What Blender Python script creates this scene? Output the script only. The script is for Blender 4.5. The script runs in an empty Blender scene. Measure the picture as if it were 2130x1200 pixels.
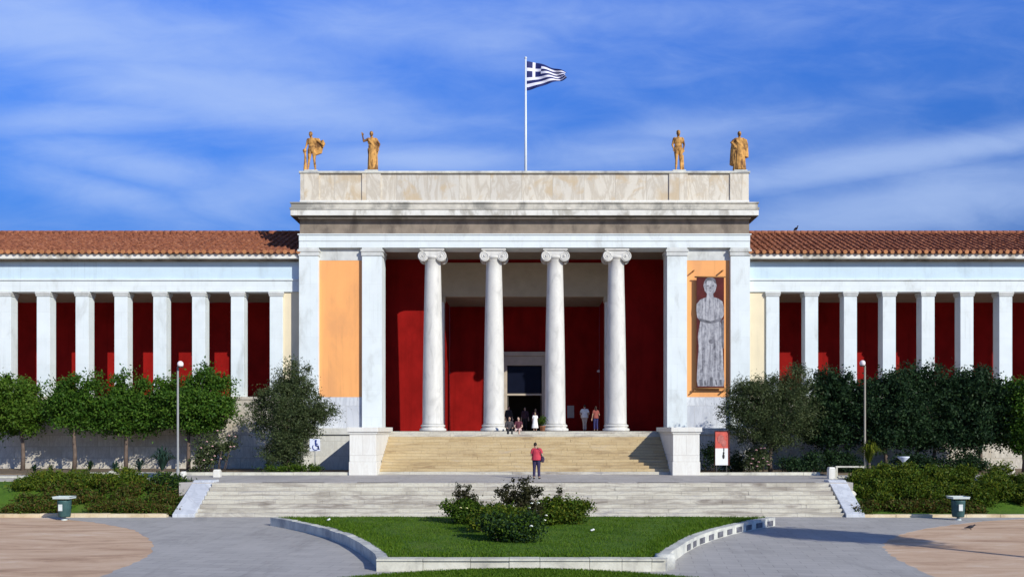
import bpy, math, random
import numpy as np
from mathutils import Vector, Matrix
R = math.radians
SC = bpy.context.scene
COL = SC.collection
random.seed(7)
RNG = np.random.default_rng(11)

# ------------------------------------------------------------------ camera, world, sun, exposure
F, VX, VY, EYE = 1815.0, 1091.0, 892.0, 3.94     # photograph pixels; eye height in metres
cam = bpy.data.cameras.new('camera')
co = bpy.data.objects.new('camera', cam); COL.objects.link(co)
co.location = (0, 0, EYE); co.rotation_euler = (R(90), 0, 0)
cam.sensor_width = 36; cam.lens = 36 * F / 2130
cam.shift_x = (1065 - VX) / 2130; cam.shift_y = (VY - 600) / 2130
cam.clip_start = 0.2; cam.clip_end = 6000
SC.camera = co

SUN = Vector((0.87, -1.0, 0.70)).normalized()     # towards the sun
sl = bpy.data.lights.new('sun', 'SUN'); sl.energy = 4.6; sl.angle = R(0.5); sl.color = (1.0, 0.965, 0.85)
so = bpy.data.objects.new('sun', sl); COL.objects.link(so)
so.rotation_euler = SUN.to_track_quat('Z', 'Y').to_euler(); so.location = (40, -40, 60)

world = bpy.data.worlds.new('World'); SC.world = world; world.use_nodes = True
def build_world():
    nt = world.node_tree; N = nt.nodes; L = nt.links
    N.clear()
    def nd(t, **k):
        n = N.new(t)
        for a, b in k.items(): setattr(n, a, b)
        return n
    def put(sock, v):
        if hasattr(v, 'is_output'): L.new(v, sock)
        else: sock.default_value = v
    def m(op, a, b=0.0, c=None):
        n = nd('ShaderNodeMath', operation=op)
        put(n.inputs[0], a); put(n.inputs[1], b)
        if c is not None: put(n.inputs[2], c)
        return n.outputs[0]
    def clamp01(a):
        n = nd('ShaderNodeClamp'); put(n.inputs[0], a); return n.outputs[0]
    sky = nd('ShaderNodeTexSky', sky_type='NISHITA', sun_disc=False)
    sky.sun_elevation = math.asin(SUN.z); sky.sun_rotation = math.atan2(SUN.x, SUN.y)
    sky.air_density = 1.0; sky.dust_density = 0.25; sky.ozone_density = 3.0; sky.altitude = 100
    hs = nd('ShaderNodeHueSaturation'); hs.inputs['Saturation'].default_value = 1.22; hs.inputs['Value'].default_value = 1.0
    hs.inputs['Hue'].default_value = 0.513
    L.new(sky.outputs[0], hs.inputs['Color'])
    tc = nd('ShaderNodeTexCoord')
    sx = nd('ShaderNodeSeparateXYZ'); L.new(tc.outputs['Generated'], sx.inputs[0])
    y = m('MAXIMUM', m('ABSOLUTE', sx.outputs[1]), 0.15)
    u = m('DIVIDE', sx.outputs[0], y); v = m('DIVIDE', sx.outputs[2], y)
    uv = nd('ShaderNodeCombineXYZ'); L.new(u, uv.inputs[0]); L.new(v, uv.inputs[1])
    def noise(rot, sx_, sy_, scale, detail, rough, dist, off=(0, 0, 0)):
        mp = nd('ShaderNodeMapping'); L.new(uv.outputs[0], mp.inputs[0])
        mp.inputs['Rotation'].default_value = (0, 0, R(rot)); mp.inputs['Scale'].default_value = (sx_, sy_, 1)
        mp.inputs['Location'].default_value = off
        n = nd('ShaderNodeTexNoise'); L.new(mp.outputs[0], n.inputs['Vector'])
        n.inputs['Scale'].default_value = scale; n.inputs['Detail'].default_value = detail
        n.inputs['Roughness'].default_value = rough; n.inputs['Distortion'].default_value = dist
        return n.outputs[0]
    n1 = noise(-12, 1.3, 4.4, 2.4, 6, 0.50, 0.5)
    n2 = noise(6, 1.6, 5.5, 4.6, 6, 0.55, 0.9, (3.1, 1.7, 0))
    n3 = noise(-4, 1.0, 2.6, 9.0, 8, 0.68, 1.2, (7.3, 2.2, 0))
    # cirrus banks, each at its own direction in the sky: (px, py, rx, ry, tilt, strength) of the photograph turned into slopes
    banks = [(150, 60, 560, 110, 10, .85), (470, 190, 480, 70, 9, .95), (880, 60, 360, 75, 4, .6), (1150, 35, 420, 50, 0, .45), (300, 345, 240, 40, 10, .75),
             (160, 245, 420, 34, -3, .6), (880, 330, 250, 36, 0, .95), (1250, 320, 240, 45, -5, .55),
             (1900, 325, 520, 34, -9, .95), (1950, 420, 420, 62, -8, 1.0), (250, 410, 230, 42, 14, .55), (520, 400, 190, 60, -10, .6),
             (1480, 260, 520, 34, -8, .4)]
    tot = None
    for (px, py, rx, ry, tilt, st) in banks:
        u0 = (px - VX) / F; v0 = (VY - py) / F; c, s = math.cos(R(-tilt)), math.sin(R(-tilt))
        du = m('SUBTRACT', u, u0); dv = m('SUBTRACT', v, v0)
        a = m('DIVIDE', m('ADD', m('MULTIPLY', du, c), m('MULTIPLY', dv, s)), rx / F)
        b = m('DIVIDE', m('SUBTRACT', m('MULTIPLY', dv, c), m('MULTIPLY', du, s)), ry / F)
        q = m('ADD', m('MULTIPLY', a, a), m('MULTIPLY', b, b))
        g = m('MULTIPLY', m('POWER', 2.718, m('MULTIPLY', q, -1.0)), st)
        tot = g if tot is None else m('MAXIMUM', tot, g)
    tex = m('ADD', m('MULTIPLY', n1, 0.50), m('ADD', m('MULTIPLY', n2, 0.40), m('MULTIPLY', n3, 0.25)))
    d = m('SUBTRACT', m('ADD', tex, m('MULTIPLY', tot, 0.62)), 0.73)
    mr = nd('ShaderNodeMapRange', interpolation_type='SMOOTHSTEP')
    L.new(d, mr.inputs[0]); mr.inputs[1].default_value = -0.36; mr.inputs[2].default_value = 0.56
    mr.inputs[3].default_value = 0.0; mr.inputs[4].default_value = 0.62
    dens = clamp01(mr.outputs[0])
    up = nd('ShaderNodeMapRange', interpolation_type='SMOOTHSTEP'); L.new(sx.outputs[2], up.inputs[0])
    up.inputs[1].default_value = -0.02; up.inputs[2].default_value = 0.08
    dens = m('MULTIPLY', dens, up.outputs[0])
    rp = nd('ShaderNodeValToRGB'); L.new(sx.outputs[2], rp.inputs[0]); e = rp.color_ramp.elements
    for p_, c_ in ((.15,(.30,.50,.85,1)),(.23,(.41,.78,1.24,1)),(.36,(.72,1.24,1.86,1)),(.46,(.86,1.52,2.36,1)),(.70,(.75,.85,.95,1))):
        q_ = e.new(p_); q_.color = c_
    e.remove(e[-1]); e.remove(e[0])
    tint = nd('ShaderNodeMix', data_type='RGBA', blend_type='MULTIPLY'); tint.inputs[0].default_value = 1.0
    L.new(hs.outputs[0], tint.inputs[6]); L.new(rp.outputs[0], tint.inputs[7])
    mx = nd('ShaderNodeMix', data_type='RGBA')
    put(mx.inputs[0], dens); L.new(tint.outputs[2], mx.inputs[6]); mx.inputs[7].default_value = CLOUD
    bg = nd('ShaderNodeBackground'); L.new(mx.outputs[2], bg.inputs[0]); bg.inputs[1].default_value = 0.10
    out = nd('ShaderNodeOutputWorld'); L.new(bg.outputs[0], out.inputs[0])
CLOUD = (5.2, 6.7, 9.8, 1)
build_world()
SC.view_settings.view_transform = 'Standard'; SC.view_settings.look = 'None'
SC.view_settings.exposure = 0.0; SC.view_settings.gamma = 1.0; SC.view_settings.use_curve_mapping = False

# ------------------------------------------------------------------ helpers
def S(r, g, b):
    f = lambda c: (c / 12.92 if c <= .04045 else ((c + .055) / 1.055) ** 2.4)
    return (f(r / 255), f(g / 255), f(b / 255), 1)
def P(px, py, d): return Vector(((px - VX) * d / F, d, EYE + (VY - py) * d / F))
def X(px, d): return (px - VX) * d / F
def Zr(py, d): return EYE + (VY - py) * d / F
def G(px, py, z=0.0):
    d = F * (EYE - z) / (py - VY); return (X(px, d), d)

class MB:
    def __init__(s): s.v = []; s.f = []; s.sm = []
    def add(s, vs, fs, smooth=False):
        o = len(s.v); s.v += [tuple(p) for p in vs]
        for f in fs: s.f.append(tuple(i + o for i in f)); s.sm.append(smooth)
    def box(s, x0, x1, y0, y1, z0, z1):
        s.add([(x0,y0,z0),(x1,y0,z0),(x1,y1,z0),(x0,y1,z0),(x0,y0,z1),(x1,y0,z1),(x1,y1,z1),(x0,y1,z1)],
              [(0,3,2,1),(4,5,6,7),(0,1,5,4),(1,2,6,5),(2,3,7,6),(3,0,4,7)]); return s
    def obox(s, c, ax, ay, az, hx, hy, hz):
        c = Vector(c); vs = []
        for dz in (-1, 1):
            for dx, dy in ((-1,-1),(1,-1),(1,1),(-1,1)): vs.append(c + ax*hx*dx + ay*hy*dy + az*hz*dz)
        s.add(vs, [(0,3,2,1),(4,5,6,7),(0,1,5,4),(1,2,6,5),(2,3,7,6),(3,0,4,7)]); return s
    def prism(s, poly, z0, z1):          # poly (x,y) ccw
        n = len(poly)
        s.add([(p[0],p[1],z0) for p in poly] + [(p[0],p[1],z1) for p in poly],
              [tuple(range(n))[::-1], tuple(range(n, 2*n))] + [(i,(i+1)%n,n+(i+1)%n,n+i) for i in range(n)]); return s
    def profx(s, prof, x0, x1):          # profile of (y,z) swept along x
        n = len(prof)
        s.add([(x0,p[0],p[1]) for p in prof] + [(x1,p[0],p[1]) for p in prof],
              [tuple(range(n)), tuple(range(n, 2*n))[::-1]] + [(i,n+i,n+(i+1)%n,(i+1)%n) for i in range(n)]); return s
    def lathe(s, prof, c=(0,0,0), n=32, smooth=True, axis='z'):
        vs = []; fs = []
        for (r, z) in prof:
            for k in range(n):
                a = 2*math.pi*k/n
                p = (r*math.cos(a), r*math.sin(a), z) if axis == 'z' else ((r*math.cos(a), z, r*math.sin(a)) if axis == 'y' else (z, r*math.cos(a), r*math.sin(a)))
                vs.append((c[0]+p[0], c[1]+p[1], c[2]+p[2]))
        for i in range(len(prof)-1):
            for k in range(n):
                fs.append((i*n+k, i*n+(k+1)%n, (i+1)*n+(k+1)%n, (i+1)*n+k))
        s.add(vs, fs, smooth)
        m = len(prof); o = len(s.v) - m*n
        s.f.append(tuple(o+k for k in range(n))[::-1]); s.sm.append(False)
        s.f.append(tuple(o+(m-1)*n+k for k in range(n))); s.sm.append(False); return s
    def tube(s, pts, rad, n=8, smooth=True, flat=1.0):
        pts = [Vector(p) for p in pts]; rings = []
        if not hasattr(rad, '__len__'): rad = [rad]*len(pts)
        ref = None
        for i, p in enumerate(pts):
            t = (pts[min(i+1, len(pts)-1)] - pts[max(i-1, 0)])
            if t.length < 1e-9: t = Vector((0,0,1))
            t.normalize()
            if ref is None: ref = Vector((1,0,0)) if abs(t.x) < .8 else Vector((0,1,0))
            a = (ref - t*ref.dot(t)).normalized(); b = t.cross(a); ref = a
            rings.append([p + (a*math.cos(2*math.pi*k/n) + b*math.sin(2*math.pi*k/n)*flat)*rad[i] for k in range(n)])
        vs = [q for r in rings for q in r]; fs = []
        for i in range(len(pts)-1):
            for k in range(n): fs.append((i*n+k, i*n+(k+1)%n, (i+1)*n+(k+1)%n, (i+1)*n+k))
        s.add(vs, fs, smooth); o = len(s.v) - len(vs); m = len(pts)
        s.f.append(tuple(o+k for k in range(n))[::-1]); s.sm.append(False)
        s.f.append(tuple(o+(m-1)*n+k for k in range(n))); s.sm.append(False); return s
    def ell(s, c, r, n=12, m=8, rot=None):
        vs = []; fs = []
        for i in range(m+1):
            t = math.pi*i/m
            for k in range(n):
                a = 2*math.pi*k/n
                p = Vector((r[0]*math.sin(t)*math.cos(a), r[1]*math.sin(t)*math.sin(a), -r[2]*math.cos(t)))
                if rot is not None: p = rot @ p
                vs.append((c[0]+p.x, c[1]+p.y, c[2]+p.z))
        for i in range(m):
            for k in range(n): fs.append((i*n+k, i*n+(k+1)%n, (i+1)*n+(k+1)%n, (i+1)*n+k))
        s.add(vs, fs, True); return s
    def cap(s, p0, p1, r0, r1, n=12):    # capsule
        p0, p1 = Vector(p0), Vector(p1); t = (p1-p0).normalized()
        pts = []; rr = []
        for a in (80, 60, 35, 0): pts.append(p0 - t*r0*math.sin(R(a))); rr.append(r0*math.cos(R(a)))
        for a in (0, 35, 60, 80): pts.append(p1 + t*r1*math.sin(R(a))); rr.append(r1*math.cos(R(a)))
        s.tube(pts, rr, n); return s
    def build(s, name, mat, parent=None, bevel=0.0):
        off = Vector(WL.get(parent.name, (0,0,0))) if parent else Vector((0,0,0))
        me = bpy.data.meshes.new(name)
        me.from_pydata([(p[0]-off.x, p[1]-off.y, p[2]-off.z) for p in s.v], [], s.f)
        me.polygons.foreach_set('use_smooth', s.sm); me.materials.append(mat); me.update()
        o = bpy.data.objects.new(name, me); COL.objects.link(o)
        if parent: o.parent = parent; WL[o.name] = tuple(off)
        if bevel:
            b = o.modifiers.new('bevel', 'BEVEL'); b.width = bevel; b.segments = 2; b.limit_method = 'ANGLE'
        return o
WL = {}
def thing(name, label, cat, loc=(0,0,0), group=None, kind=None):
    o = bpy.data.objects.new(name, None); COL.objects.link(o); o.location = loc; o.empty_display_size = .2
    WL[o.name] = tuple(loc); o['label'] = label; o['category'] = cat
    if group: o['group'] = group
    if kind: o['kind'] = kind
    return o
def tag(o, label, cat, group=None, kind=None):
    o['label'] = label; o['category'] = cat
    if group: o['group'] = group
    if kind: o['kind'] = kind
    return o
def struct(name, mb, mat, bevel=0.0):
    o = mb.build(name, mat, None, bevel); o['kind'] = 'structure'; return o
def copy_tree(o, parent=None):
    c = o.copy(); COL.objects.link(c)
    if parent: c.parent = parent
    for ch in list(o.children): copy_tree(ch, c)
    return c

# ------------------------------------------------------------------ materials
class NT:
    def __init__(s, name):
        s.m = bpy.data.materials.new(name); s.m.use_nodes = True; s.t = s.m.node_tree
        s.b = s.t.nodes['Principled BSDF']; s.b.inputs['Specular IOR Level'].default_value = 0.3
    def n(s, t, **k):
        x = s.t.nodes.new(t)
        for a, b in k.items(): setattr(x, a, b)
        return x
    def l(s, a, b): s.t.links.new(a, b)
    def put(s, sock, v):
        if hasattr(v, 'is_output'): s.l(v, sock)
        else: sock.default_value = v
    def obj(s): return s.n('ShaderNodeTexCoord').outputs['Object']
    def math(s, op, a, b=0.0):
        x = s.n('ShaderNodeMath', operation=op); s.put(x.inputs[0], a); s.put(x.inputs[1], b); return x.outputs[0]
    def face(s, vec=None):               # (x+y, z, 0): block pattern for upright faces
        vec = vec or s.obj(); q = s.n('ShaderNodeSeparateXYZ'); s.l(vec, q.inputs[0])
        c = s.n('ShaderNodeCombineXYZ'); s.l(s.math('ADD', q.outputs[0], q.outputs[1]), c.inputs[0]); s.l(q.outputs[2], c.inputs[1])
        return c.outputs[0]
    def map(s, vec, scale=(1,1,1), rot=(0,0,0), loc=(0,0,0)):
        x = s.n('ShaderNodeMapping'); s.l(vec, x.inputs[0]); x.inputs['Scale'].default_value = scale
        x.inputs['Rotation'].default_value = rot; x.inputs['Location'].default_value = loc; return x.outputs[0]
    def noise(s, vec, scale, detail=4, rough=.55, dist=0.0):
        x = s.n('ShaderNodeTexNoise'); s.l(vec, x.inputs['Vector']); x.inputs['Scale'].default_value = scale
        x.inputs['Detail'].default_value = detail; x.inputs['Roughness'].default_value = rough; x.inputs['Distortion'].default_value = dist
        return x.outputs[0]
    def ramp(s, v, stops):
        x = s.n('ShaderNodeValToRGB'); s.put(x.inputs[0], v); e = x.color_ramp.elements
        while len(e) < len(stops): e.new(.5)
        for i, (p, c) in enumerate(stops): e[i].position = p; e[i].color = c
        return x.outputs[0]
    def sm(s, v, a, b, lo=0.0, hi=1.0):
        x = s.n('ShaderNodeMapRange', interpolation_type='SMOOTHSTEP'); s.put(x.inputs[0], v)
        x.inputs[1].default_value = a; x.inputs[2].default_value = b; x.inputs[3].default_value = lo; x.inputs[4].default_value = hi
        return x.outputs[0]
    def mix(s, f, a, b, mode='MIX'):
        x = s.n('ShaderNodeMix', data_type='RGBA', blend_type=mode); s.put(x.inputs[0], f); s.put(x.inputs[6], a); s.put(x.inputs[7], b); return x.outputs[2]
    def brick(s, vec, w, h, c1, c2, mortar, msize=.01, off=.5, bias=0.0):
        x = s.n('ShaderNodeTexBrick'); s.l(vec, x.inputs['Vector']); x.offset = off
        x.inputs['Color1'].default_value = c1; x.inputs['Color2'].default_value = c2; x.inputs['Mortar'].default_value = mortar
        x.inputs['Scale'].default_value = 1; x.inputs['Mortar Size'].default_value = msize; x.inputs['Brick Width'].default_value = w
        x.inputs['Row Height'].default_value = h; x.inputs['Bias'].default_value = bias; return x
    def bump(s, h, strength=.3, dist=.02):
        x = s.n('ShaderNodeBump'); s.put(x.inputs['Height'], h); x.inputs['Strength'].default_value = strength; x.inputs['Distance'].default_value = dist
        s.l(x.outputs[0], s.b.inputs['Normal'])
    def done(s, col, rough=.7, metal=0.0):
        s.put(s.b.inputs['Base Color'], col); s.put(s.b.inputs['Roughness'], rough); s.b.inputs['Metallic'].default_value = metal; return s.m

def plain(name, c, var=.12, scale=3.0, rough=.7, bump=.15, metal=0.0, dirt_shade=None, dscale=.8, damt=(.55,.8), streak=0.0, joints=None):
    t = NT(name); v = t.obj(); n = t.noise(v, scale, 6)
    lo = tuple(x*(1-var) for x in c[:3])+(1,); hi = tuple(min(1,x*(1+var)) for x in c[:3])+(1,)
    col = t.ramp(n, [(.3, lo), (.7, hi)])
    if dirt_shade:
        d = t.sm(t.noise(t.map(v, (1,1,.45)), dscale, 7, .62, .4), damt[0], damt[1])
        col = t.mix(d, col, dirt_shade)
    if streak:                            # rain streaks and hairline patches running down the wall
        k = t.noise(t.map(v, (5.0,5.0,.16)), 1.0, 7, .68, .3); k2 = t.noise(v, .45, 5, .6)
        col = t.mix(t.math('MULTIPLY', t.sm(k, .50, .74, 0, streak), t.sm(k2, .35, .65)), col, tuple(x*.55 for x in c[:3])+(1,))
    if joints:
        br = t.brick(t.face(v), joints[0], joints[1], (1,1,1,1), (.96,.96,.955,1), (.84,.84,.83,1), .006, .5); col = t.mix(1.0, col, br.outputs['Color'], 'MULTIPLY')
    if bump: t.bump(t.noise(v, scale*9, 5), bump, .01)
    return t.done(col, rough, metal)

def marble(name, a, b, vein, w=1.7, h=.9, msize=.006, mortar=(.35,.32,.28,1), vscale=1.2, vamt=.5, patch=None, rough=.55, off=.5):
    t = NT(name); v = t.obj(); fv = t.face(v)
    br = t.brick(fv, w, h, (0,0,0,1), (1,1,1,1), (.5,.5,.5,1), msize, off)
    col = t.mix(br.outputs['Color'], a, b)
    # veins run in their own direction in every block
    dv = t.n('ShaderNodeVectorMath', operation='ADD'); t.l(v, dv.inputs[0])
    sc = t.n('ShaderNodeVectorMath', operation='SCALE'); t.l(br.outputs['Color'], sc.inputs[0]); sc.inputs['Scale'].default_value = 37.0; t.l(sc.outputs[0], dv.inputs[1])
    wv = t.noise(t.map(dv.outputs[0], (1.6,1.6,.5), (0,R(24),0)), vscale, 6, .6, 1.6)
    vm = t.sm(t.math('ABSOLUTE', t.math('SUBTRACT', wv, .5)), .0, .09, vamt, 0.0)
    col = t.mix(vm, col, vein)
    if patch:
        pm = t.sm(t.noise(dv.outputs[0], .7, 5, .6, .8), .52, .68, 0, .75); col = t.mix(pm, col, patch)
    g = t.noise(v, 14, 5); col = t.mix(t.sm(g, .3, .8, 0, .16), col, vein)
    col = t.mix(br.outputs['Fac'], col, mortar)
    t.bump(t.math('SUBTRACT', t.math('MULTIPLY', g, .3), br.outputs['Fac']), .35, .012)
    return t.done(col, rough)

M = {}
M['white'] = plain('white_painted_stone', (.70,.755,.765,1), .04, 1.2, .65, .1, dirt_shade=(.50,.53,.52,1), dscale=.9, damt=(.52,.78), streak=.28, joints=(1.9,1.65))
M['whitecool'] = plain('pale_painted_plaster', (.54,.67,.76,1), .04, 1.0, .7, .1, dirt_shade=(.44,.54,.61,1), dscale=.6, damt=(.5,.75), streak=.4)
M['capgrey'] = plain('weathered_capital_stone', (.56,.57,.55,1), .12, 2.5, .75, .2, dirt_shade=(.36,.36,.33,1), dscale=1.6, damt=(.5,.75))
M['cream'] = plain('cream_plaster', (.74,.64,.45,1), .05, 1.0, .75, .1, dirt_shade=(.60,.52,.38,1), dscale=.6, streak=.4)
M['orange'] = plain('apricot_plaster', (.84,.385,.135,1), .04, .9, .75, .1, dirt_shade=(.72,.335,.13,1), dscale=.6, damt=(.45,.7), streak=.35)
M['podium'] = marble('rough_podium_stone', (.66,.61,.52,1), (.52,.48,.42,1), (.34,.30,.25,1), 1.5, .72, .02, (.40,.36,.30,1), 1.6, .45, (.46,.40,.32,1), .85)
M['frieze'] = plain('sooty_frieze_stone', (.25,.205,.16,1), .18, 1.8, .85, .3, dirt_shade=(.13,.105,.085,1), dscale=.9, damt=(.45,.7))
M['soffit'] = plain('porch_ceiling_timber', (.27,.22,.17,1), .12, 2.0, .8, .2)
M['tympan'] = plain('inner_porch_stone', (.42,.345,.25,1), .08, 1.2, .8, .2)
M['column'] = None
def column_mat():
    t = NT('grey_veined_marble'); v = t.obj(); 
    n = t.noise(t.map(v, (1.4,1.4,.55), (R(20),R(30),0)), 1.3, 7, .6, 1.1)
    col = t.ramp(n, [(.30,(.47,.46,.43,1)),(.46,(.60,.585,.55,1)),(.62,(.66,.645,.60,1)),(.75,(.56,.55,.525,1))])
    s = t.noise(v, 9, 6); col = t.mix(t.sm(s,.45,.8,0,.3), col, (.5,.48,.44,1)); t.bump(s, .2, .01)
    return t.done(col, .55)
M['column'] = column_mat()
M['parapet'] = marble('parapet_marble', (.70,.64,.53,1), (.58,.55,.49,1), (.42,.36,.28,1), 1.95, 3.2, .012, (.40,.36,.30,1), .5, .55, (.52,.40,.25,1))
M['cornice'] = plain('weathered_cornice_marble', (.70,.69,.64,1), .10, 2.0, .7, .25, dirt_shade=(.40,.38,.33,1), dscale=.9, damt=(.46,.62))
M['cymatium'] = plain('lichened_gutter_marble', (.55,.52,.45,1), .18, 2.0, .8, .3, dirt_shade=(.27,.26,.23,1), dscale=.55, damt=(.46,.62))
M['block'] = marble('white_block_marble', (.76,.745,.69,1), (.70,.685,.63,1), (.60,.56,.50,1), 2.4, 1.1, .008, (.45,.42,.38,1), .9, .35)
M['dado'] = marble('grey_dado_marble', (.66,.68,.70,1), (.50,.52,.57,1), (.42,.44,.48,1), 1.36, 2.0, .01, (.42,.42,.42,1), .8, .6)
M['podmarble'] = marble('podium_marble', (.66,.65,.60,1), (.58,.58,.55,1), (.45,.44,.41,1), 1.8, .9, .008, (.42,.40,.37,1), .9, .45)
def red_mat(name, c):
    t = NT(name); v = t.obj(); n = t.noise(t.map(v, (1,1,.7)), .8, 6, .6)
    col = t.ramp(n, [(.3, tuple(x*.74 for x in c)+(1,)), (.7, tuple(x*1.2 for x in c)+(1,))]); k = t.noise(t.map(v, (4,4,.15)), 1.0, 6, .65); col = t.mix(t.sm(k, .5, .75, 0, .4), col, tuple(x*.5 for x in c)+(1,))
    br = t.brick(t.face(v), 2.2, .55, (1,1,1,1), (1,1,1,1), (0,0,0,1), .012)
    t.bump(t.math('SUBTRACT', 0.0, br.outputs['Fac']), .25, .01); t.b.inputs['Specular IOR Level'].default_value = .04
    return t.done(col, .75)
M['red'] = red_mat('pompeian_red_plaster', (.245,.009,.008))
def stair_mat(name, tints, w, h, streak, mortar):
    t = NT(name); v = t.obj(); q = t.n('ShaderNodeSeparateXYZ'); t.l(v, q.inputs[0])
    c = t.n('ShaderNodeCombineXYZ'); t.l(q.outputs[0], c.inputs[0]); t.l(t.math('ADD', q.outputs[2], -.004), c.inputs[1])
    br = t.brick(c.outputs[0], w, h, (0,0,0,1), (1,1,1,1), (.5,.5,.5,1), .006, .37)
    n = t.noise(t.map(v, (.35,1.5,2.6)), 1.3, 7, .66, .7)
    col = t.ramp(n, [(.33, tints[0]), (.46, tints[1]), (.56, tints[2]), (.68, tints[3])])
    col = t.mix(t.math('MULTIPLY', br.outputs['Color'], .45), col, streak)
    s = t.noise(v, 11, 6, .65); col = t.mix(t.sm(s, .45, .8, 0, .35), col, mortar)
    col = t.mix(t.math('MULTIPLY', br.outputs['Fac'], .7), col, mortar); t.bump(s, .35, .02)
    return t.done(col, .7)
M['stair_up'] = stair_mat('ochre_marble_steps', [(.27,.185,.10,1),(.42,.31,.165,1),(.50,.385,.21,1),(.44,.355,.25,1)], 1.5, .16, (.58,.47,.29,1), (.25,.175,.10,1))
M['stair_low'] = stair_mat('patchy_marble_steps', [(.19,.16,.135,1),(.37,.335,.29,1),(.56,.53,.45,1),(.33,.31,.30,1)], 1.9, .175, (.62,.59,.48,1), (.22,.185,.155,1))
def pave(name, c1, c2, mortar, w, h, rot=0, noise_c=None, rough=.75, stripes=0.0):
    t = NT(name); v = t.obj(); br = t.brick(t.map(v, (1,1,1), (0,0,R(rot))), w, h, c1, c2, mortar, .012)
    col = br.outputs['Color']; n = t.noise(t.map(v,(1,.5,1)), .45, 7, .62, .6)
    col = t.mix(t.sm(n, .38, .72, 0, .55), col, noise_c); st_ = t.noise(t.map(v,(.9,.28,1),(0,0,R(-12))), .6, 8, .7, .8); col = t.mix(t.sm(st_, .50, .70, 0, .55), col, tuple(x*.62 for x in c2[:3])+(1,))
    s = t.noise(v, 22, 5, .7); col = t.mix(t.sm(s, .4, .8, 0, .25), col, mortar); t.bump(t.math('SUBTRACT', s, br.outputs['Fac']), .3, .01)
    return t.done(col, rough)
M['grey_pave'] = pave('grey_stone_paving', (.415,.398,.378,1), (.352,.338,.324,1), (.24,.232,.224,1), .9, .45, 8, (.47,.452,.43,1))
M['terrace'] = pave('grey_terrace_paving', (.45,.42,.39,1), (.38,.355,.335,1), (.28,.26,.245,1), 1.2, .6, 0, (.48,.46,.43,1))
def sand_mat():
    t = NT('reddish_gravel_ground'); v = t.obj()
    n = t.noise(t.map(v,(.5,1.6,1)), .55, 9, .72, .7)
    col = t.ramp(n, [(.34,(.36,.225,.14,1)),(.46,(.55,.37,.245,1)),(.56,(.62,.44,.30,1)),(.68,(.70,.56,.43,1))])
    s = t.noise(v, 30, 5, .75); col = t.mix(t.sm(s,.42,.8,0,.35), col, (.30,.20,.14,1)); t.bump(s, .5, .02)
    return t.done(col, .9)
M['sand'] = sand_mat()
def grass_mat(name, a, b, c):
    t = NT(name); v = t.obj(); n = t.noise(v, .8, 8, .7, .6)
    col = t.ramp(n, [(.36,a),(.50,b),(.64,c)]); w = t.noise(v, .5, 6, .6, .9); col = t.mix(t.sm(w, .54, .72, 0, .45), col, (.17,.17,.045,1)); s = t.noise(v, 40, 4, .8); col = t.mix(t.sm(s,.3,.75,0,.55), col, a)
    t.bump(s, .8, .05); return t.done(col, .9)
M['lawn'] = grass_mat('mown_grass', (.042,.105,.005,1), (.085,.175,.010,1), (.125,.20,.018,1))
M['soil'] = plain('dry_garden_soil', (.16,.12,.08,1), .3, 2.0, .95, .5)
def curb_mat(name, a, b, d):
    t = NT(name); v = t.obj(); n = t.noise(v, 1.1, 7, .65, .4); col = t.ramp(n, [(.32,d),(.47,a),(.65,b)])
    s = t.noise(v, 16, 5, .7); col = t.mix(t.sm(s,.4,.8,0,.3), col, d); t.bump(s,.4,.02); return t.done(col,.8)
M['curb'] = curb_mat('worn_white_curb', (.56,.54,.45,1), (.70,.68,.58,1), (.36,.345,.30,1))
M['curbwall'] = curb_mat('planter_wall_stone', (.50,.50,.46,1), (.72,.71,.62,1), (.30,.30,.30,1))
M['curbyellow'] = curb_mat('yellowish_curb', (.62,.50,.32,1), (.74,.64,.46,1), (.45,.34,.20,1))
def tile_mat():
    t = NT('terracotta_roof_tiles'); v = t.obj()
    q = t.n('ShaderNodeSeparateXYZ'); t.l(v, q.inputs[0]); c = t.n('ShaderNodeCombineXYZ'); t.l(q.outputs[0], c.inputs[0]); t.l(q.outputs[1], c.inputs[1])
    br = t.brick(c.outputs[0], .42, .38, (0,0,0,1), (1,1,1,1), (.3,.3,.3,1), .01, 0.0)
    n = t.noise(v, 3.5, 6, .65); col = t.ramp(n, [(.32,(.075,.03,.02,1)),(.5,(.235,.078,.04,1)),(.66,(.38,.17,.09,1))])
    col = t.mix(t.math('MULTIPLY', br.outputs['Color'], .5), col, (.29,.10,.045,1)); l = t.noise(v, 1.2, 6, .6)
    col = t.mix(t.sm(l, .56, .75, 0, .6), col, (.19,.075,.045,1)); t.bump(n, .3, .02); return t.done(col, .85)
M['tile'] = tile_mat()
M['antefix'] = plain('orange_eave_tile', (.40,.17,.07,1), .3, 1.3, .8, .2)
M['clay'] = plain('tawny_terracotta', (.57,.30,.085,1), .3, 4.0, .85, .4, dirt_shade=(.13,.06,.025,1), dscale=3.2, damt=(.44,.64), streak=.5)  # dark brown blotches paint in shadow spots along with the weathering
M['bark'] = plain('grey_brown_bark', (.13,.095,.075,1), .3, 6, .9, .6)
M['pole_metal'] = plain('painted_pole_metal', (.27,.275,.27,1), .1, 3, .5, .05, .0)
M['pole_dark'] = plain('brownish_pole_metal', (.30,.27,.22,1), .1, 3, .5, .05)
M['flagwhite'] = plain('white_pole_paint', (.66,.70,.74,1), .05, 3, .4, .0)
M['dark_glass'] = plain('dark_transom_glass', (.006,.008,.02,1), .1, 2, .35, 0)
M['dark_glass'].node_tree.nodes['Principled BSDF'].inputs['Specular IOR Level'].default_value = .08
M['dark_metal'] = plain('dark_bronze_frame', (.06,.055,.05,1), .1, 2, .5, 0)
M['doorframe'] = plain('stone_door_frame', (.45,.385,.31,1), .1, 2, .7, .1)
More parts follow.
